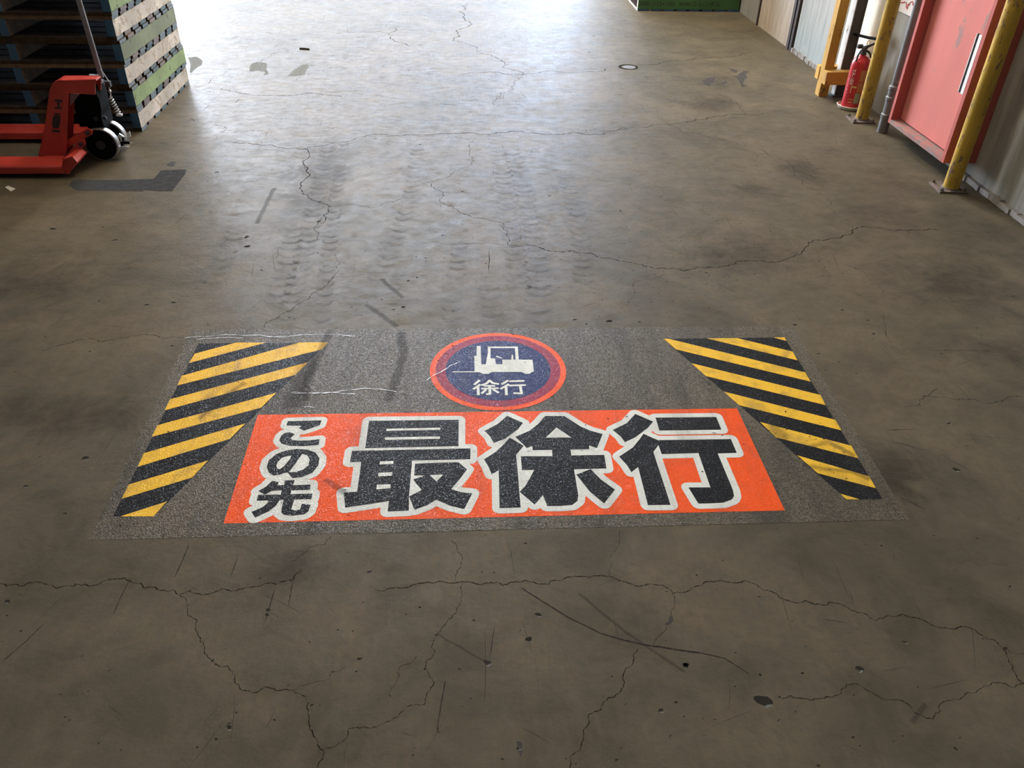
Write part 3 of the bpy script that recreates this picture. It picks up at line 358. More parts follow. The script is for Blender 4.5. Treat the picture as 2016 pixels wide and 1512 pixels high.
TRUCK = {'plate': [(-2.542,4.81,0.0487),(-2.446,4.81,0.2359),(-2.352,4.81,0.4489),(-2.324,4.81,0.4852),(-2.292,4.81,0.4993),(-2.089,4.81,0.5003),(-2.11,4.81,0.4218),(-2.243,4.81,0.4297),(-2.258,4.81,0.4268),(-2.367,4.81,0.0857),(-2.381,4.81,0.0487)],'letters': [[(-2.34,4.808,0.3946),(-2.298,4.808,0.392),(-2.304,4.808,0.3769),(-2.346,4.808,0.3824)],[(-2.355,4.808,0.3502),(-2.314,4.808,0.3523),(-2.32,4.808,0.3389),(-2.358,4.808,0.3417)],[(-2.332,4.808,0.3787),(-2.319,4.808,0.3778),(-2.329,4.808,0.3503),(-2.341,4.808,0.3503)],[(-2.367,4.808,0.3178),(-2.334,4.808,0.316),(-2.334,4.808,0.3083),(-2.371,4.808,0.3101)],[(-2.384,4.808,0.2909),(-2.369,4.808,0.3063),(-2.342,4.808,0.3064),(-2.339,4.808,0.291),(-2.355,4.808,0.2522),(-2.369,4.808,0.2288),(-2.398,4.808,0.2287),(-2.401,4.808,0.2482)],[(-2.409,4.808,0.2189),(-2.365,4.808,0.2171),(-2.371,4.808,0.2053),(-2.413,4.808,0.2091)]],'letterhole': [(-2.289,4.642,0.3337),(-2.279,4.642,0.3356),(-2.284,4.642,0.3225),(-2.293,4.642,0.3225)],'link': [(-2.368,4.86,0.1263),(-2.209,4.86,0.2022)],'link2': [(-2.349,4.8,0.0647),(-2.251,4.8,0.1501)],'bar': [(-2.143,5.03,0.4872),(-2.154,5.03,0.8749)],'rods': [[(-2.15,5.0,0.4835),(-2.12,5.0,0.4231)],[(-2.122,5.0,0.5121),(-2.092,5.0,0.4406)]],'block': (-2.101,5.0,0.429),'ball': [(-2.103,5.0,0.3882),(-2.103,5.0,0.3648)],'spring': [(-2.11,5.0,0.35),(-2.083,5.0,0.2484)],'pads': [[(-2.127,4.99,0.1214),(-2.107,4.99,0.14),(-2.087,4.99,0.1235),(-2.108,4.99,0.1049)],[(-2.063,4.99,0.14),(-2.043,4.99,0.1544),(-2.044,4.99,0.1216),(-2.059,4.99,0.1071),(-2.067,4.99,0.1091)],[(-2.127,4.99,0.0612),(-2.069,4.99,0.0592),(-2.1,4.99,0.0256),(-2.126,4.99,0.0256)]],'wires': [[(-2.108,4.99,0.1049),(-2.109,4.99,0.0946),(-2.122,4.99,0.08),(-2.127,4.99,0.0612)],[(-2.091,4.99,0.1174),(-2.072,4.99,0.1194)],[(-2.059,4.99,0.1071),(-2.062,4.99,0.0801),(-2.048,4.99,0.0801)],[(-2.065,4.99,0.1071),(-2.069,4.99,0.0759),(-2.066,4.99,0.0655)]],'heel': [(-2.303,4.63,0.1143),(-2.252,4.63,0.1232),(-2.231,4.63,0.0964),(-2.299,4.63,0.0301),(-2.338,4.63,0.0331)],'rib': [(-2.368,4.808,0.0802),(-2.254,4.808,0.433)],'bolts': [(-2.179,4.9,0.2582),(-2.126,4.9,0.2614),(-2.223,4.9,0.183)],'tri': [(-2.288,4.905,0.3997),(-2.234,4.905,0.4),(-2.308,4.905,0.3301)]}
WALLSTUFF = {'beam': [(2.759,6.27,0.1965),(2.766,6.27,0.1063),(2.941,6.27,0.1071),(2.933,6.27,0.1974)],'beam_end': [(2.738,6.331,0.1957),(2.738,6.223,0.2086),(2.738,6.214,0.1175),(2.738,6.284,0.1099)],'beam2': [(2.738,6.448,0.2076),(2.738,6.38,0.2208),(2.738,6.394,0.1108),(2.738,6.439,0.1105)],'handle': [(2.89,4.737,0.4807),(2.89,4.683,0.4812),(2.89,4.731,0.8019),(2.89,4.672,0.8039)],'dpanel': [(2.89,5.44,0.0816),(2.89,4.651,0.0765)],'pipe': [(2.93,5.56,-0.0389),(2.93,5.599,0.1692),(2.93,5.623,0.266),(2.93,5.567,0.5455),(2.93,5.527,0.8328)],'pipeW': [(2.93,5.616,-0.0321),(2.93,5.511,-0.0228)],'notice': [(3.03,6.009,0.6847),(3.03,5.787,0.6853)],'red': [(3.03,5.979,0.7361),(3.03,5.91,0.7519),(3.03,5.84,0.7519),(3.03,5.805,0.7678),(3.03,5.912,0.7322),(3.03,5.856,0.7298)],'bracket': [(2.831,6.1,0.4924),(2.945,6.1,0.5036)],'ring': (2.876,6.05,0.4864),'plateR': [(2.777,4.533),(2.763,4.361)],'plateM': [(2.752,5.789),(2.761,5.651)],'basebottom': (3.03,4.66,0.0405),'plinth': [(3.03,4.637,0.0712),(3.03,4.327,0.0351),(3.03,3.983,0.0293)]}

# ------------------------------------------------------------------ room shell
XW = 3.03
YB = 19.0; YF = -5.0; XL = -10.0; ZC = 10.8
DX0, DX1, DZ = -9.4, 2.56, 9.7         # loading door in the back wall
fl = MB(); fl.box((XL,YF,-.25),(XW,YB,0)); floor = struct(fl.build('floor', MAT['floor']))
wr_ = struct(MB().box((XW,YF,-.25),(XW+.25,YB,ZC)).build('wall_right', MAT['wall']))
struct(MB().box((XL-.25,YF,-.25),(XL,YB,ZC)).build('wall_left', MAT['inner']))
wb_ = MB().box((XL,YB,-.25),(DX0,YB+.25,ZC)).box((DX1,YB,-.25),(XW,YB+.25,ZC)).box((DX0,YB,DZ),(DX1,YB+.25,ZC))
struct(wb_.build('wall_back', MAT['inner']))
struct(MB().box((XL,YF-.25,-.25),(XW,YF,ZC)).build('wall_front', MAT['inner']))
struct(MB().box((XL-.25,YF-.25,ZC),(XW+.25,YB+.25,ZC+.2)).build('ceiling', MAT['roof']))
struct(MB().box((-60,YB+.25,-.5),(60,90,-.12)).box((DX0,YB,-.25),(DX1,YB+.3,-.001)).build('ground', MAT['yard']))

# unseen building added across the yard to dim the reflection in the floor
fb = MB().box((-13.0,42,-.12),(3.2,50,12.0)).box((-13.2,41.8,12.0),(3.4,50.2,12.3)); tag(fb.build('added_building', MAT['far']), 'unseen grey building added across the yard to dim the floor glare', 'building')
# panels, columns and skirting of the right-hand wall, each with its own joint
def wallpart(name, y0, y1, mat, x=3.012, z0=0, z1=3.2, bev=.004):
    return MB().box((x,y0,z0),(XW+.01,y1,z1)).build(name, MAT[mat], wr_, bevel=bev)
wallpart('wall_panel', 8.86, 11.6, 'grey_panel'); wallpart('wall_panel', 7.895, 8.815, 'beige'); wallpart('wall_panel', 6.76, 7.725, 'bluish'); wallpart('wall_panel', 6.06, 6.745, 'cream', z1=2.4)
MB().box((3.0,8.816,0),(XW,8.85,3.2)).build('joint_angle', MAT['brown_steel'], wr_)
MB().box((2.994,7.745,0),(XW,7.875,3.2)).box((2.985,7.80,0),(2.996,7.808,3.2)).build('steel_column', MAT['brown_steel'], wr_, bevel=.003)
# ragged mortar strip along the foot of the wall
pl = MB(); yy = YF
while yy < 4.62:
    y2 = min(yy+rnd.uniform(.03,.07), 4.62); pl.box((3.008-rnd.uniform(0,.012),yy,0),(XW,y2,.034+rnd.uniform(-.006,.004))); yy = y2
pl.build('baseboard', MAT['plinth'], wr_)
pl = MB(); yy = 6.77
while yy < 7.72:
    y2 = min(yy+rnd.uniform(.03,.06), 7.72); pl.box((3.0-rnd.uniform(0,.012),yy,0),(XW,y2,.033+rnd.uniform(-.007,.005))); yy = y2
pl.build('baseboard', MAT['plinth'], wr_)

# ------------------------------------------------------------------ floor: cracks, scratches, pits, tyre marks
def fractal(pts, amp, it=3):
    pts = [Vector(p) for p in pts]
    for k in range(it):
        out = [pts[0]]
        for a, b in zip(pts, pts[1:]):
            d = b-a
            if d.length > .008:
                nn = Vector((-d.y,d.x)); out.append((a+b)/2 + nn*rnd.uniform(-amp,amp))
            out.append(b)
        pts = out
    return pts
for w, pts in CRACKS:
    q = fractal(pts, .20, 4); n = len(q)
    ws = [w*(.00075 if w < 4.5 else .001)*rnd.uniform(.3,1.5)*(.35 if i in (0,n-1) else 1) for i in range(n)]
    mb = MB().strip(q, ws, .0003); mb.uv = None; mb.build('crack', MAT['crack'], floor)
for w, pts in SCRATCH:
    q = fractal(pts, .015); n = len(q)
    mb = MB().strip(q, [w*.001*rnd.uniform(.5,1.2)*min(1,(i+.4)/2,(n-i-.6)/2) for i in range(n)], .00032); mb.uv = None; mb.build('scratch', MAT['scratch'], floor)
for w, pts in SMEAR: MB().strip(fractal(pts,.02,2), w, .00025).build('smear', MAT['smear'], floor)
def smooth_path(pts, n=40):
    out = []; P_ = [Vector(p) for p in pts]; P_ = [2*P_[0]-P_[1]]+P_+[2*P_[-1]-P_[-2]]
    m_ = max(2, n//(len(pts)-1))
    for i in range(1, len(P_)-2):
        for k in range(m_):
            t = k/m_; a,b,c,d = P_[i-1:i+3]
            out.append(.5*((2*b)+(c-a)*t+(2*a-5*b+4*c-d)*t*t+(3*b-a-3*c+d)*t**3))
    return out+[P_[-2]]
for i, (w, pts) in enumerate(TREAD): MB().strip(smooth_path(pts), w, .0001+.00001*i).build('tyre_mark', MAT['tread'], floor)
for i, (x, y, rx, ry, a) in enumerate(BLOBS):
    mb = MB(); rx *= 1.5; ry *= 1.5; z = .00006+.000002*i
    mb.add([(x-rx,y-ry,z),(x+rx,y-ry,z),(x+rx,y+ry,z),(x-rx,y+ry,z)],[(0,1,2,3)]); mb.uv = [(0,0),(1,0),(1,1),(0,1)]
    mb.build('grime_patch', MAT['blob'], floor)
def ragged(x, y, r, n=9, el=1.0, ang=0):
    out = []
    for k in range(n):
        a = 2*math.pi*k/n+rnd.uniform(-.2,.2); d = r*rnd.uniform(.55,1.15); u, v = d*math.cos(a)*el, d*math.sin(a)/el
        out.append((x+u*math.cos(ang)-v*math.sin(ang), y+u*math.sin(ang)+v*math.cos(ang)))
    return out
pit = MB(); chip = MB()
for x, y, r in PITS:
    r = max(r, .0022); pit.flat(ragged(x, y, r, 9, 1.25, rnd.uniform(-.6,.6)), .00034)
    if r > .006: chip.flat(ragged(x+r*.3, y-r*.85, r*.45, 7, 1.7, rnd.uniform(-.3,.5)), .00036)
for k in range(900):
    y = 1.0+rnd.random()**1.3*7.2; x = rnd.uniform(-1.9-.1*y, 2.9)
    if k < 320: x = rnd.gauss(.95,.45); y = rnd.gauss(3.55,.45)
    if -1.17 < x < 1.39 and 1.74 < y < 2.94: continue
    r = rnd.uniform(.0012,.0032)*(1+.12*y); pit.flat(ragged(x, y, r, 6, rnd.choice([1.1,1.3,2.0]), rnd.uniform(-.5,.9)), .00034)
o = pit.build('pit', MAT['pit'], floor); o['kind'] = 'stuff'
o = chip.build('chipped_edge', MAT['peeled'], floor); o['kind'] = 'stuff'
fine = MB()
for k in range(420):                                             # short hair scratches left by forks and pallets
    y = 1.0+rnd.random()**1.2*8; x = rnd.uniform(-2-.05*y, 2.8); a = rnd.choice([R(90),R(90),R(70),R(20),R(-25)])+rnd.gauss(0,.15); l = rnd.uniform(.02,.16)*(1+.08*y)
    if -1.2 < x < 1.42 and 1.6 < y < 3.0: continue
    fine.strip([(x,y),(x+.5*l*math.cos(a)+rnd.gauss(0,.002),y+.5*l*math.sin(a)),(x+l*math.cos(a),y+l*math.sin(a))],[.0004,.0011*(1+.1*y)*rnd.uniform(.5,1.2),.0004],.00031)
fine.uv = None; o = fine.build('hair_scratch', MAT['scratch'], floor); o['kind'] = 'stuff'
for p in PEELED: MB().flat([tuple(v) for v in fractal(p+[p[0]],.06,2)][:-1], .00033).build('peeled_patch', MAT['peeled'], floor)
for p in STAINS: MB().flat([tuple(v) for v in fractal(p+[p[0]],.15,2)][:-1], .00035).build('stain', MAT['stain'], floor)
for i, p in enumerate(CUT_PATCH): MB().prism(p, -.01, .0006+.0002*(1-i)).build('cement_patch', MAT['cut'], floor)
dx, dy = DISC
MB().lathe([(.085,-.002),(.085,.0012),(.06,.0016),(.06,-.002)],(dx,dy,0),n=28).build('cover_ring', MAT['pit'], floor)
MB().lathe([(.055,-.002),(.055,.003),(.045,.0042),(.01,.0042)],(dx+.006,dy-.012,0),n=28).build('cover_disc', MAT['disc'], floor)

# ------------------------------------------------------------------ the floor sticker
sign = thing('floor_sign', 'large worn floor sticker with orange banner, round forklift sign and hazard stripes', 'floor sign', (.12,2.34,0))
Z0 = .0005; DZS = .00035
MB().prism(FILM, -.0005, Z0).build('clear_film', MAT['film'], sign)
MB().flat(ORANGE, Z0+DZS).build('orange_banner', MAT['orange'], sign)
def fat(polys, w, z):
    out = []
    for P_ in polys:
        out.append(P_); n = len(P_)
        for i in range(n):
            a, b = Vector(P_[i]), Vector(P_[(i+1)%n]); d = (b-a)
            if d.length > 1e-6:
                nn = Vector((-d.y,d.x)).normalized()*w
                out.append([tuple(a-nn),tuple(b-nn),tuple(b+nn),tuple(a+nn)])
            out.append([(a.x+w*math.cos(2*math.pi*k/14+i),a.y+w*math.sin(2*math.pi*k/14+i)) for k in range(14)])
    return MB().union(out, z)
def stroke(p, w):
    out = []
    for i in range(len(p)-1):
        a, b = Vector(p[i]), Vector(p[i+1]); d = (b-a).normalized(); nn = Vector((-d.y,d.x))*w/2; e = d*w*.3
        out.append([tuple(a-e-nn),tuple(b+e-nn),tuple(b+e+nn),tuple(a-e+nn)])
    return out
for gi, (blacks, whites) in enumerate(GLYPHS):
    g = MB().union(blacks, Z0+3*DZS)
    go = g.build('character', MAT['black'], sign)
    fat(blacks, .0235 if blacks is not GLYPHS[0][0] else .021, Z0+(2+.12*gi)*DZS).build('character_outline', MAT['white'], go, label='off-white outline')
    if whites:
        for p in whites: MB().flat(p, Z0+4*DZS).build('counter', MAT['white'], go, label='off-white space inside the character')
for base, strs in ((HAZ_L,HAZ_L_STR),(HAZ_R,HAZ_R_STR)):
    ho = MB().flat(base, Z0+DZS).build('hazard_panel', MAT['black'], sign)
    for p in strs: MB().flat(p, Z0+2*DZS).build('stripe', MAT['yellow'], ho, label='yellow stripe')
rx, ry, rr = ROUND
def disc(r, z, n=96): return MB().flat([(rx+r*math.cos(2*math.pi*k/n), ry+r*math.sin(2*math.pi*k/n)) for k in range(n)], z)
ro = disc(rr, Z0+2*DZS).build('round_sign', MAT['orange'], sign)
disc(rr*.915, Z0+3*DZS).build('red_ring', MAT['maroon'], ro); disc(rr*.77, Z0+4*DZS).build('blue_disc', MAT['blue'], ro)
g = MB()
for p in ICON: g.flat(p, Z0+5*DZS)
for p in ICON_BITS: g.flat(p, Z0+7*DZS)
g.build('forklift_symbol', MAT['white'], ro)
g = MB()
for p in ICON_HOLE: g.flat(p, Z0+6*DZS)
g.build('symbol_window', MAT['blue'], ro)
for st in ICON_TEXT:
    g = MB().union([q for p in st for q in stroke(p, .0105)], Z0+5*DZS)
    g.build('small_character', MAT['white'], ro)
for p in CREASE:
    q = fractal(p, .06, 3); mb = MB().strip(q, [rnd.uniform(.0006,.0042) for _ in q], Z0+5.5*DZS); mb.uv = None; mb.build('crease', MAT['crease'], sign)
for w, p in SCUFF: MB().strip(fractal(p,.05,3), w, Z0+5.7*DZS).build('scuff', MAT['smear'], sign)
nick = MB()
def inside(px, py, q):
    c = False
    for i in range(len(q)):
        (x1,y1),(x2,y2) = q[i-1],q[i]
        if (y1 > py) != (y2 > py) and px < (x2-x1)*(py-y1)/(y2-y1)+x1: c = not c
    return c
for k in range(260):
    if k < 150: px, py = rnd.uniform(-1.13,1.36), rnd.uniform(1.76,2.9)
    else: px, py = rnd.gauss(1.12,.10), rnd.gauss(1.98,.16)
    if not inside(px, py, FILM) or (k >= 150 and not inside(px, py, HAZ_R)): continue
    nick.flat(ragged(px, py, rnd.uniform(.0012,.0048), 7, rnd.choice([1.1,1.5,2.2]), rnd.uniform(-.6,.6)), Z0+6*DZS)
o = nick.build('nick', MAT['pit'], sign); o['kind'] = 'stuff'

# ------------------------------------------------------------------ right wall: door, posts, timber guard, extinguisher
dr = struct(thing('door_1', 'red steel door', 'door', (2.93,4.94,.11)))
for k in ('label','category'): del dr[k]
XF, Y0, Y1, ZB, ZT = 2.83, 4.555, 5.327, .113, 1.95
fw = .03; XP = 2.893
fr = MB().box((XF,Y1-fw,ZB),(XW,Y1,ZT)).box((XF,Y0,ZB),(XW,Y0+fw,ZT)).box((XF,Y0+fw,ZT-fw),(XW,Y1-fw,ZT))
fr.build('door_frame', MAT['frame'], dr, bevel=.003)
MB().box((XF,Y0+fw,ZB),(XW,Y1-fw,ZB+.026)).build('sill', MAT['sill'], dr, bevel=.002)
MB().box((XP+.012,Y0+fw,ZB+.026),(XP+.03,Y1-fw,ZT-fw)).build('door_gap', MAT['gap'], dr)
# the leaf sits close behind the latch side of the frame
dp = MB().box((XP,Y0+fw+.006,ZB+.034),(XP+.018,Y1-fw-.004,ZT-fw-.006)).build('door_leaf', MAT['door'], dr, bevel=.002)
hy0, hy1, hz0, hz1 = 4.672, 4.735, .48, .803
hd = MB().box((XP-.004,hy0,hz0),(XP+.001,hy1,hz1)).build('handle', MAT['gap'], dp, label='recessed bright metal pull')
MB().box((XP-.012,hy0,hz0),(XP+.001,hy0+.028,hz1)).build('pull_bar', MAT['alu'], dp, bevel=.002)
MB().box((XP-.008,hy1-.005,hz0),(XP+.001,hy1,hz1)).build('handle_edge', MAT['alu'], dp)

def bollard(name, x, y, label, plate, ang):
    t = thing(name, label, 'post', (x,y,0), 'yellow steel posts along the right wall')
    pm = MB().tube([(x,y,.008),(x,y,.35),(x,y,.75),(x,y,1.15)], .045, 24); pm.build('pole', MAT['post'], t, smooth=True)
    MB().lathe([(.046,0),(.044,.012),(.03,.03),(.001,.038)],(x,y,1.15),n=20).build('cap', MAT['post'], t, smooth=True)
    s_ = .082; c_, s2 = math.cos(ang), math.sin(ang); cx, cy = plate
    q = [(cx+s_*(a*c_-b*s2), cy+s_*(a*s2+b*c_)) for a, b in ((-1,-1),(1,-1),(1,1),(-1,1))]
    MB().prism(q, .0, .010).build('base_plate', MAT['rust'], t, bevel=.0015)
    for a, b in ((-.78,-.78),(.78,-.78),(.78,.78),(-.78,.78)):
        px, py = cx+s_*(a*c_-b*s2), cy+s_*(a*s2+b*c_)
        MB().lathe([(.010,0),(.010,.009),(.006,.009),(.006,.017)],(px,py,.010),n=6).build('bolt', MAT['rust'], t)
    MB().lathe([(.055,.0),(.047,.009)],(x,y,.010),n=20).build('weld', MAT['rust'], t)
bollard('safety_post', 2.850, 4.430, 'chipped yellow round steel post in front of the red door, nearest the camera', (2.845,4.446), R(-5))
bollard('safety_post', 2.842, 5.722, 'yellow round steel post right beside the red fire extinguisher', (2.835,5.722), R(-4))

tg = thing('timber_guard', 'yellow painted square timber post clamped by two short cross planks', 'post', (2.773,6.35,0))
MB().box((2.738,6.31,0),(2.808,6.388,1.6)).build('timber_post', MAT['timber'], tg, bevel=.005)
MB().box((2.730,6.230,.108),(2.935,6.309,.202)).build('cross_plank', MAT['timber'], tg, bevel=.006)
MB().box((2.732,6.389,.108),(2.905,6.452,.205)).build('cross_plank', MAT['timber'], tg, bevel=.006)
sc = thing('steel_column', 'dark steel column with a chipped edge coloured pale for its lit side behind the timber guard', 'column', (2.90,6.31,0))
MB().box((2.868,6.319,.012),(2.938,6.336,3.2)).box((2.938,6.312,.012),(2.946,6.375,3.2)).build('web', MAT['steel_dark'], sc, bevel=.002)
MB().box((2.862,6.312,.012),(2.868,6.375,3.2)).build('flange', MAT['steel_lit'], sc, bevel=.002, label='chipped flange coloured white for its lit side')  # lit side of the column put into its colour, web kept dark
MB().box((2.845,6.29,0),(2.965,6.385,.012)).build('base_plate', MAT['steel_dark'], sc, bevel=.002)

br = thing('wall_bracket', 'small black iron bracket on the cream wall above the fire extinguisher', 'bracket', (2.94,6.05,.49))
MB().tube([(2.905,6.318,.455),(2.92,6.1,.478),(2.955,5.985,.492)], .010, 10).build('arm', MAT['black_metal'], br, smooth=True)
MB().box((2.945,5.962,.455),(3.012,5.985,.535)).build('plate', MAT['black_metal'], br, bevel=.004)
MB().tube([(2.955+.012*math.cos(a),5.972,.548+.012*math.sin(a)) for a in [2*math.pi*k/12 for k in range(13)]], .005, 6).build('eye', MAT['black_metal'], br)

nb = MB().box((3.022,5.66,.683),(3.03,6.0,1.25)).build('notice', MAT['notice']); tag(nb, 'cream notice with red brush strokes on the wall left of the red door', 'notice')
inks = [[(5.985,.737),(5.95,.742),(5.915,.752)],[(5.897,.752),(5.885,.735),(5.872,.722)],[(5.845,.742),(5.842,.762),(5.82,.772),(5.80,.765),(5.795,.75)],[(5.862,.75),(5.858,.715)],[(5.985,.80),(5.93,.81)],[(5.87,.80),(5.81,.81)]]
for s_ in inks: MB().tube([(3.0212,y,z) for y, z in s_], .0042, 6).build('brush_stroke', MAT['red_ink'], nb)

pp = thing('drain_pipe', 'grey vertical pipe with couplings between yellow post and red door', 'pipe', (2.885,5.462,0))
PX, PY = 2.885, 5.462
MB().tube([(PX,PY,.30),(PX,PY,1.5),(PX,PY,2.6)], .030, 18).build('upper_pipe', MAT['pipe'], pp, smooth=True)
MB().tube([(PX-.004,PY,0),(PX-.004,PY,.11)], .035, 18).build('lower_pipe', MAT['pipe'], pp, smooth=True)
MB().lathe([(.040,.10),(.042,.105),(.042,.125),(.036,.13),(.037,.215),(.043,.22),(.043,.24),(.036,.246),(.036,.285),(.041,.29),(.041,.31),(.031,.318)],(PX,PY,0),n=20).build('coupling', MAT['pipe'], pp, smooth=True)
for zz in (.9,1.9): MB().box((PX+.02,PY-.045,zz),(XW-.002,PY+.045,zz+.03)).build('pipe_clip', MAT['steel_dark'], pp)

# fire extinguisher standing in its tray
EX, EY = 2.872, 6.02
tr = MB().lathe([(.078,0),(.088,.004),(.094,.022),(.097,.024),(.092,.026),(.084,.010),(.01,.008)],(EX,EY,0),n=40).build('extinguisher_tray', MAT['tray'], smooth=True)
tag(tr, 'round cream plastic tray under the red fire extinguisher', 'tray')
ex = thing('fire_extinguisher', 'red fire extinguisher with white lettering and black lever standing in cream tray', 'extinguisher', (EX,EY,.010))
ER = .066
MB().lathe([(.060,.010),(.0645,.013),(ER,.022),(ER,.305),(.0645,.325),(.057,.346),(.043,.362),(.026,.372),(.020,.376),(.020,.384)],(EX,EY,0),n=48).build('cylinder', MAT['ext'], ex, smooth=True)
MB().lathe([(.022,.382),(.022,.392),(.017,.394),(.017,.418),(.022,.420),(.022,.430),(.012,.432)],(EX,EY,0),n=18).build('valve', MAT['dark_iron'], ex, smooth=True)
lv = MB(); a0 = R(200); ux, uy = math.cos(R(-35)), math.sin(R(-35))
lv.tube([(EX-.02*ux,EY-.02*uy,.425),(EX+.02*ux,EY+.02*uy,.440),(EX+.055*ux,EY+.055*uy,.462),(EX+.075*ux,EY+.075*uy,.468)],[.008,.010,.008,.005],8)
lv.build('lever', MAT['rubber'], ex, smooth=True)
MB().tube([(EX-.01*ux,EY-.01*uy,.412),(EX+.03*ux,EY+.03*uy,.405),(EX+.05*ux,EY+.05*uy,.385),(EX+.055*ux,EY+.055*uy,.365)],[.008,.008,.007,.005],8).build('carry_handle', MAT['rubber'], ex, smooth=True)
MB().lathe([(.001,-.02),(.014,-.018),(.016,0),(.014,.018),(.001,.02)],(EX-.035*ux,EY-.035*uy,.432),'x',14).build('gauge', MAT['rubber'], ex, smooth=True)
MB().tube([(EX-.012,EY-.015,.420),(EX-.04,EY-.035,.415),(EX-.055,EY-.04,.385),(EX-.058,EY-.038,.345)], .007, 8).build('hose_stub', MAT['dark_iron'], ex, smooth=True)
MB().tube([(EX+.012+.010*math.cos(a),EY-.012,.462+.017*math.sin(a)) for a in [2*math.pi*k/14 for k in range(15)]], .0032, 6).build('safety_pin', MAT['brass'], ex)
def curved(a0, a1, z0, z1, r=ER+.0007, n=8):
    mb = MB(); vs = []
    for k in range(n+1):
        a = a0+(a1-a0)*k/n; vs += [(EX+r*math.cos(a),EY+r*math.sin(a),z0),(EX+r*math.cos(a),EY+r*math.sin(a),z1)]
    return mb.add(vs, [(2*k,2*k+2,2*k+3,2*k+1) for k in range(n)])
curved(R(262),R(300),.205,.285).build('label_sheet', MAT['lab_o'], ex, label='orange-brown label'); curved(R(262),R(300),.130,.198).build('label_sheet', MAT['lab_o'], ex, label='orange-brown label')
curved(R(258),R(292),.050,.124).build('label_sheet', MAT['lab_g'], ex, label='grey-green inspection label')
curved(R(228),R(255),.160,.172).build('label_sheet', MAT['lab_y'], ex, label='yellow label'); curved(R(222),R(228),.120,.172).build('label_sheet', MAT['lab_y'], ex, label='yellow label')
curved(R(222),R(258),.075,.079).build('label_sheet', MAT['lab_y'], ex, label='yellow label'); curved(R(225),R(250),.055,.060).build('label_sheet', MAT['lab_y'], ex, label='yellow label')
def text_mesh(body, size, extrude=0):
    cu = bpy.data.curves.new('lettering', 'FONT'); cu.body = body; cu.size = size; cu.resolution_u = 3; cu.align_x = 'CENTER'; cu.align_y = 'CENTER'; cu.offset = size*.012
    to = bpy.data.objects.new('lettering', cu); COL.objects.link(to); bpy.context.view_layer.update()
    me = bpy.data.meshes.new_from_object(to.evaluated_get(bpy.context.evaluated_depsgraph_get()))
    bpy.data.objects.remove(to); bpy.data.curves.remove(cu); return me
def wrap_text(body, size, ang, zc):
    me = text_mesh(body, size)
    for v in me.vertices:       # reads downwards round the side of the cylinder
        x, y = v.co.x, v.co.y; a = ang+y/ER; v.co = (ER*1.012*math.cos(a), ER*1.012*math.sin(a), zc-x-.010)
    me.materials.append(MAT['ext_white']); o = bpy.data.objects.new('lettering', me); COL.objects.link(o); o.parent = ex; o['label'] = 'white lettering'; return o
wrap_text('YA-10X', .034, R(216), .232)
wrap_text('- -- - - -- - -', .034, R(196), .165)

# ------------------------------------------------------------------ stacks of wooden pallets
PW, PL, PH, ST, BD = 1.33, 1.15, .142, .052, .0215
def rag_board(x0, x1, y0, y1, z0, z1, n, amp, ms):
    """a stringer along y with uneven worn top and bottom edges"""
    mb = MB(); rows = []
    for i in range(n+1):
        y = y0+(y1-y0)*i/n; a = rnd.uniform(-amp,amp*.2); b = rnd.uniform(-amp*.2,amp)
        rows.append([(x0,y,z0+b),(x1,y,z0+b),(x1,y,z1+a),(x0,y,z1+a)])
    for r0, r1 in zip(rows, rows[1:]):
        for k, mi in ((0,0),(1,ms[0]),(2,0),(3,ms[1])):
            mb.add([r0[k],r0[(k+1)%4],r1[(k+1)%4],r1[k]],[(0,3,2,1)],mi)
    mb.add(rows[0],[(0,1,2,3)],ms[2]); mb.add(rows[-1],[(3,2,1,0)],ms[2]); return mb
def make_pallet(side, nboards=8):
    t = thing('pallet', '', 'pallet')
    mats = [MAT['wood'], MAT[side], MAT['p_blue'], MAT['wood_pale']]
    z0, z1 = BD, PH-BD
    for cx, ms in ((PW/2-ST/2,(1,3,2)),(0,(3,3,2)),(-PW/2+ST/2,(3,1,2))):
        rag_board(cx-ST/2, cx+ST/2, -PL/2, PL/2, z0, z1, 26, .003, ms).build('stringer', mats, t)
    bw = (PL-.038*(nboards-1))/nboards
    for zz in (0, PH-BD):
        for k in range(nboards):
            y = -PL/2+k*(bw+.038); e = ['p_pale','p_pink','p_pale','p_teal','p_pink','p_pale','p_teal','p_pale'][k]; d = rnd.uniform(-.002,.0015)
            MB().box((-PW/2-d,y,zz+.0003),(PW/2+d,y+bw,zz+BD-.0003),ms=[0,0,0,1,0,1]).build('deck_board', [MAT['wood'] if rnd.random()<.75 else MAT['wood_pale'], MAT[e]], t)
    return t
protos = {s: make_pallet(s) for s in ('p_white','p_green','p_olive')}
order = ['p_white','p_green','p_white','p_olive','p_white','p_green','p_white','p_green','p_white','p_green','p_white','p_green']
look = {'p_white': 'white-edged', 'p_green': 'bright green-edged', 'p_olive': 'dull green-edged'}
nth = ['lowest','second','third','fourth','fifth','sixth','seventh','eighth','ninth','tenth','eleventh','twelfth']
corner_shift = [0,.006,-.004,.0,-.010,-.003,.004,-.006,0,.006,-.004,.004]
used = set()
for i, s in enumerate(order):
    if s in used: t = dup(protos[s])
    else: t = protos[s]; used.add(s)
    t.location = (-2.150-PW/2+corner_shift[i], 5.440+PL/2+rnd.uniform(-.002,.003), PH*i); t.rotation_euler.z = R(rnd.uniform(-.35,.35))
    tag(t, '%s wooden pallet, %s from the floor in the stack behind the pallet truck' % (look[s], nth[i]) if i else 'white-edged wooden pallet, lowest of the stack behind the pallet truck', 'pallet', 'stack of pallets behind the pallet truck')
    if s == 'p_white' and i == 0: pass
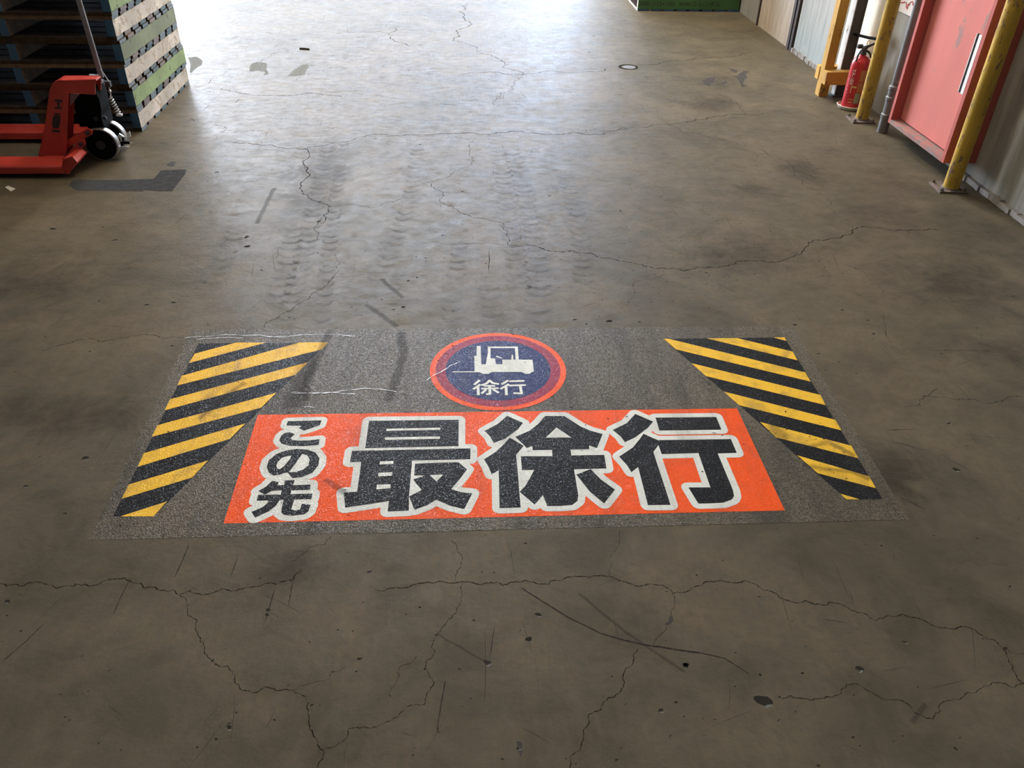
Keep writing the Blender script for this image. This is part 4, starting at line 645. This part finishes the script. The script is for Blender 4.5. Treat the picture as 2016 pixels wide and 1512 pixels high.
# green pallets near the back, stringers across
def make_back_pallet():
    t = thing('pallet', '', 'pallet'); L_, D_ = 1.12, 1.5
    for cy, ms in ((-D_/2+ST/2,1),(0,0),(D_/2-ST/2,1)):
        MB().box((-L_/2,cy-ST/2,BD),(L_/2,cy+ST/2,PH-BD),ms=[0,0,ms,2,ms,2]).build('stringer', [MAT['wood'],MAT['p_dgreen'],MAT['p_white']], t)
    bw = (L_-.03*7)/8
    for zz in (0, PH-BD):
        for k in range(8):
            x = -L_/2+k*(bw+.03)
            MB().box((x,-D_/2+rnd.uniform(-.004,.004),zz+.0003),(x+bw,D_/2,zz+BD-.0003),ms=[0,0,1,2,1,2]).build('deck_board', [MAT['wood'],MAT['p_blue'],MAT['p_white']], t)
    return t
bp = make_back_pallet()
for i in range(11):
    t = bp if i == 0 else dup(bp)
    t.location = (1.876+1.12/2, 9.485+.75, PH*i); t.rotation_euler.z = R(rnd.uniform(-.3,.3) if i else 0)
    tag(t, 'green wooden pallet with dark stencilled text, lowest of the far stack by the right wall' if i == 0 else 'green wooden pallet, %s from the floor in the far stack by the right wall' % nth[i], 'pallet', 'far stack of green pallets')
st0 = [c for c in bp.children if c.name.startswith('stringer')][0]
def stencil(body, size, x):
    me = text_mesh(body, size)
    for v in me.vertices: v.co = (v.co.x+x-(1.876+1.12/2), -.75-.0008, v.co.y+.072)
    me.materials.append(MAT['mark_ink']); o = bpy.data.objects.new('lettering', me); COL.objects.link(o); o.parent = st0
    o['label'] = 'dark stencilled lettering'
stencil('2000 (115\u00d7150)', .062, 2.085); stencil('WAKO \u30ec\u30f3\u30bf\u30eb', .062, 2.555)

# ------------------------------------------------------------------ pallet truck
T = TRUCK
pt = thing('pallet_truck', 'red hand pallet truck with grey handle parked in front of the pallet stack', 'pallet truck', (-2.3,4.955,0))
def fork(y0, y1):
    zt = .077
    prof = [(y0,.028),(y0,zt-.012),(y0+.012,zt),(y1-.012,zt),(y1,zt-.012),(y1,.028),(y1-.008,.028),(y1-.008,zt-.012),(y0+.008,zt-.012),(y0+.008,.028)]
    o = MB().prism(prof, -3.30, -2.315, 'x').build('fork', MAT['red'], pt, bevel=.003)
    MB().prism([(-3.30,.03),(-3.30,.075),(-3.36,.072),(-3.43,.06),(-3.44,.05),(-3.40,.032)], y0+.012, y1-.012, 'y').build('fork_tip', MAT['red'], o, bevel=.004)
    for x in (-3.15,-3.07): MB().lathe([(.026,-.05),(.030,-.045),(.030,.045),(.026,.05)],(x,(y0+y1)/2,.0302),'y',18).build('load_roller', MAT['wheel_rim'], o, smooth=True)
fork(4.618, 4.780); fork(5.212, 5.374)
PL2 = [(p[0],p[2]) for p in T['plate']]
for y0, y1 in ((4.810,4.822),(4.900,4.910)):
    po = MB().prism(PL2, y0, y1, 'y').build('side_plate', MAT['red'], pt, bevel=.003)
    if y0 < 4.85:
        e0, e1 = [Vector((v[0],0,v[2])) for v in T['rib']]; d = (e1-e0).normalized(); nn = Vector((-d.z,0,d.x))*.016
        MB().prism([(e0.x,e0.z),(e1.x,e1.z),(e1.x+nn.x,e1.z+nn.z),(e0.x+nn.x,e0.z+nn.z)], y0-.010, y0+.002, 'y').build('rib', MAT['red'], po, bevel=.003)
        for s_ in T['letters']: MB().prism([(p[0],p[2]) for p in s_], y0-.0012, y0, 'y').build('lettering', MAT['mark'], po, label='worn black lettering')
# sloping front web and top web between the side plates
q = PL2[:6]; inner = [(p[0]+.010, p[1]-.004) for p in q]; inner[-2] = (q[-2][0]+.004, q[-2][1]-.010); inner[-1] = (q[-1][0], q[-1][1]-.010)
MB().prism(q+inner[::-1], 4.822, 4.900, 'y').build('front_web', MAT['red'], pt, bevel=.002)
MB().box((-2.36,4.62,.028),(-2.315,5.37,.070)).build('cross_tube', MAT['red'], pt, bevel=.004)
MB().box((-2.50,4.775,.030),(-2.36,4.905,.066)).build('foot', MAT['red'], pt, bevel=.004)
MB().prism([(p[0],p[2]) for p in T['heel']], 4.622, 4.775, 'y').build('fork_heel', MAT['red'], pt, bevel=.006)
MB().box((-2.30,4.925,.20),(-2.16,5.08,.40)).build('pump_block', MAT['black_metal'], pt, bevel=.02)
MB().tube([(-2.20,4.885,.42),(-2.12,4.885,.42)], .035, 16).build('oil_tank', MAT['black_metal'], pt, smooth=True)
MB().tube([(-2.205,5.0,.38),(-2.165,5.0,.47)], .032, 18).build('pump_ram', MAT['dark_iron'], pt, smooth=True)
MB().prism([(-2.25,.19),(-2.18,.19),(-2.15,.30),(-2.14,.44),(-2.18,.45),(-2.22,.30)], 4.94, 5.07, 'y').build('handle_yoke', MAT['black_metal'], pt, bevel=.012)
for p in T['bolts'][:2]: MB().lathe([(.013,-.008),(.013,.0),(.010,.003)],(p[0]-.015,4.927,p[2]-.01),'y',6).build('bolt', MAT['dark_iron'], pt)
for a, y in ((T['link'],4.835),(T['link2'],4.80)):
    p, q = [Vector((v[0],y,v[2])) for v in a]; d = (q-p).normalized(); nn = Vector((-d.z,0,d.x))*.018
    lo = MB().prism([((p+nn).x,(p+nn).z),((p-nn).x,(p-nn).z),((q-nn).x,(q-nn).z),((q+d*.018).x,(q+d*.018).z),((q+nn).x,(q+nn).z)], y-.012, y+.012, 'y').build('lift_link', MAT['red'], pt, bevel=.005)
    MB().lathe([(.012,-.012),(.012,0),(.008,.003)],(q.x-d.x*.01,y-.012,q.z-d.z*.01),'y',8).build('pivot_bolt', MAT['dark_iron'], lo)
for y in (4.900,5.032):
    wo_ = MB().lathe([(.060,.006),(.088,.0),(.094,.0),(.0985,.004),(.0985,.042),(.094,.046),(.088,.046),(.060,.040)],(-2.197,y,.0985),'y',40).build('wheel', MAT['wheel_rim'], pt, smooth=True)
    MB().lathe([(.090,.0),(.088,.044)],(-2.197,y-.0008,.0985),'y',40).build('wheel_web', MAT['black_metal'], wo_, smooth=True)
    MB().lathe([(.026,-.006),(.026,.0),(.016,.0),(.016,.004)],(-2.197,y-.001,.0985),'y',20).build('hub', MAT['dark_iron'], wo_)
MB().tube([(-2.197,4.90,.0985),(-2.197,5.08,.0985)], .015, 12).build('axle', MAT['dark_iron'], pt)
MB().box((-2.225,4.955,.098),(-2.165,5.025,.235)).build('steering_fork', MAT['black_metal'], pt, bevel=.004)
b0, b1 = Vector(T['bar'][0]), Vector(T['bar'][1]); dv = (b1-b0).normalized()
hb = MB(); e = b0+dv*.80
hb.box((0,0,0),(0,0,0)); hb = MB()
wv, tv = Vector((.014,0,0)), Vector((0,.009,0))
vs = [b0-dv*.03-wv-tv, b0-dv*.03+wv-tv, b0-dv*.03+wv+tv, b0-dv*.03-wv+tv, e-wv-tv, e+wv-tv, e+wv+tv, e-wv+tv]
hb.add(vs, [(0,3,2,1),(4,5,6,7),(0,1,5,4),(1,2,6,5),(2,3,7,6),(3,0,4,7)]); ho = hb.build('handle_bar', MAT['grey_bar'], pt, bevel=.003)
MB().tube([(e.x,e.y,e.z-.02),(e.x-.01,e.y-.10,e.z+.02),(e.x-.02,e.y-.11,e.z+.14),(e.x-.02,e.y+.11,e.z+.14),(e.x-.01,e.y+.10,e.z+.02),(e.x,e.y,e.z-.02)], .013, 10).build('grip_loop', MAT['rubber'], ho, smooth=True)
for r_ in T['rods']: MB().tube(r_, .0028, 8).build('linkage_rod', MAT['chrome'], pt)
bx = Vector(T['block']); MB().box(bx-Vector((.014,.014,.016)), bx+Vector((.014,.014,.016))).build('clevis', MAT['dark_iron'], pt, bevel=.003)
MB().tube([bx+Vector((0,0,0)), Vector(T['ball'][1]), Vector(T['spring'][0])], .0045, 8).lathe([(.001,-.009),(.007,-.006),(.0095,0),(.007,.006),(.001,.009)],T['ball'][0],n=14).build('adjuster', MAT['chrome'], pt, smooth=True)
s0, s1 = Vector(T['spring'][0]), Vector(T['spring'][1]); ax = (s1-s0); u = ax.normalized().cross(Vector((0,1,0))).normalized(); w_ = ax.normalized().cross(u)
MB().tube([s0+ax*t_+.0125*(math.cos(t_*7*2*math.pi)*u+math.sin(t_*7*2*math.pi)*w_) for t_ in [k/98 for k in range(99)]], .0024, 6).build('return_spring', MAT['chrome'], pt, smooth=True)
MB().tube([s0,s1+ax*.05], .004, 8).build('spring_rod', MAT['dark_iron'], pt)
MB().box(s1-Vector((.016,.012,.005)), s1+Vector((.016,.012,.006))).build('spring_seat', MAT['chrome'], pt, bevel=.002)
# chrome foot pedal behind the wheels
for s_ in T['pads']: MB().prism([(p[0],p[2]) for p in s_], 4.984, 4.992, 'y').build('pedal_plate', MAT['chrome'], pt)
for s_ in T['wires']: MB().tube(s_, .0032, 8).build('pedal_wire', MAT['chrome'], pt)
MB().box((-2.17,4.985,.075),(-2.06,5.00,.09)).build('pedal_arm', MAT['black_metal'], pt)
MB().prism([(p[0],p[2]) for p in T['tri']], 4.896, 4.8995, 'y').build('lit_patch', MAT['label'], pt, label='pale pink patch painted as the lit inside of the far plate')  # far plate's lit inside put in as a pale pink triangle

# ------------------------------------------------------------------ small things lying on the floor
o = MB().prism(SCRAP, .0008, .0016).build('paper_scrap', MAT['paper']); tag(o, 'small off-white paper scrap on the dark floor near the red fork', 'paper')
(ax_, ay), (bx_, by) = STICK
o = MB().tube([(ax_,ay,.007),((ax_+bx_)/2,(ay+by)/2+.004,.008),(bx_,by,.007)], .0075, 6).build('wood_splinter', MAT['stick']); tag(o, 'thin dark brown wood splinter lying on the bright floor beyond the footprints', 'splinter')

# ------------------------------------------------------------------ ceiling lamps, most of them added unseen to light the hall
lamp = thing('ceiling_light', 'twin tube ceiling light', 'lamp', (0,0,0), 'fluorescent ceiling lights')
MB().box((-.15,-1.15,.02),(.15,1.15,.10)).build('housing', MAT['housing'], lamp)
for x in (-.07,.07): MB().tube([(x,-1.1,0),(x,1.1,0)], .018, 10).build('tube', MAT['tube'], lamp)
spots = [(-1.05,5.4,'above the pallet truck aisle'),(-1.9,3.3,'above the floor sticker, added as unseen fill')]  # second one is added fill, placed so its floor reflection stays out of view
lamps = [lamp]+[dup(lamp) for _ in spots[1:]]
for i, (x, y, w) in enumerate(spots):   # the first has its tubes boosted for the floor streak
    t = lamps[i]; t.location = (x,y,5.2)
    if i == 0:
        for c in t.children:
            if c.name.startswith('tube'): c.material_slots[0].link = 'OBJECT'; c.material_slots[0].material = MAT['tube_boost']
    t['label'] = 'twin tube fluorescent ceiling light hanging '+w
# added fill lamps, unseen, brightening the right wall, pallets and mid floor
for i, (x, y, w) in enumerate([(-1.2,9.4,'in the middle of the hall'),(1.1,9.4,'near the right wall')]):
    hb_ = thing('fill_lamp', 'unseen round fill lamp added above the loading end '+w, 'lamp', (x,y,5.6), 'added fill lamps')
    MB().lathe([(.06,.62),(.09,.60),(.10,.36),(.30,.06),(.31,.05),(.31,.0),(.28,.0),(.05,.30)],(x,y,5.6),n=32).build('reflector', MAT['housing'], hb_, smooth=True)
    MB().lathe([(.001,.01),(.27,.012),(.27,.022),(.001,.03)],(x,y,5.6),n=32).build('lens', MAT['fill_emit'], hb_, smooth=True)
    MB().tube([(x,y,6.2),(x,y,10.8)],.02,8).build('hanger', MAT['dark_iron'], hb_)
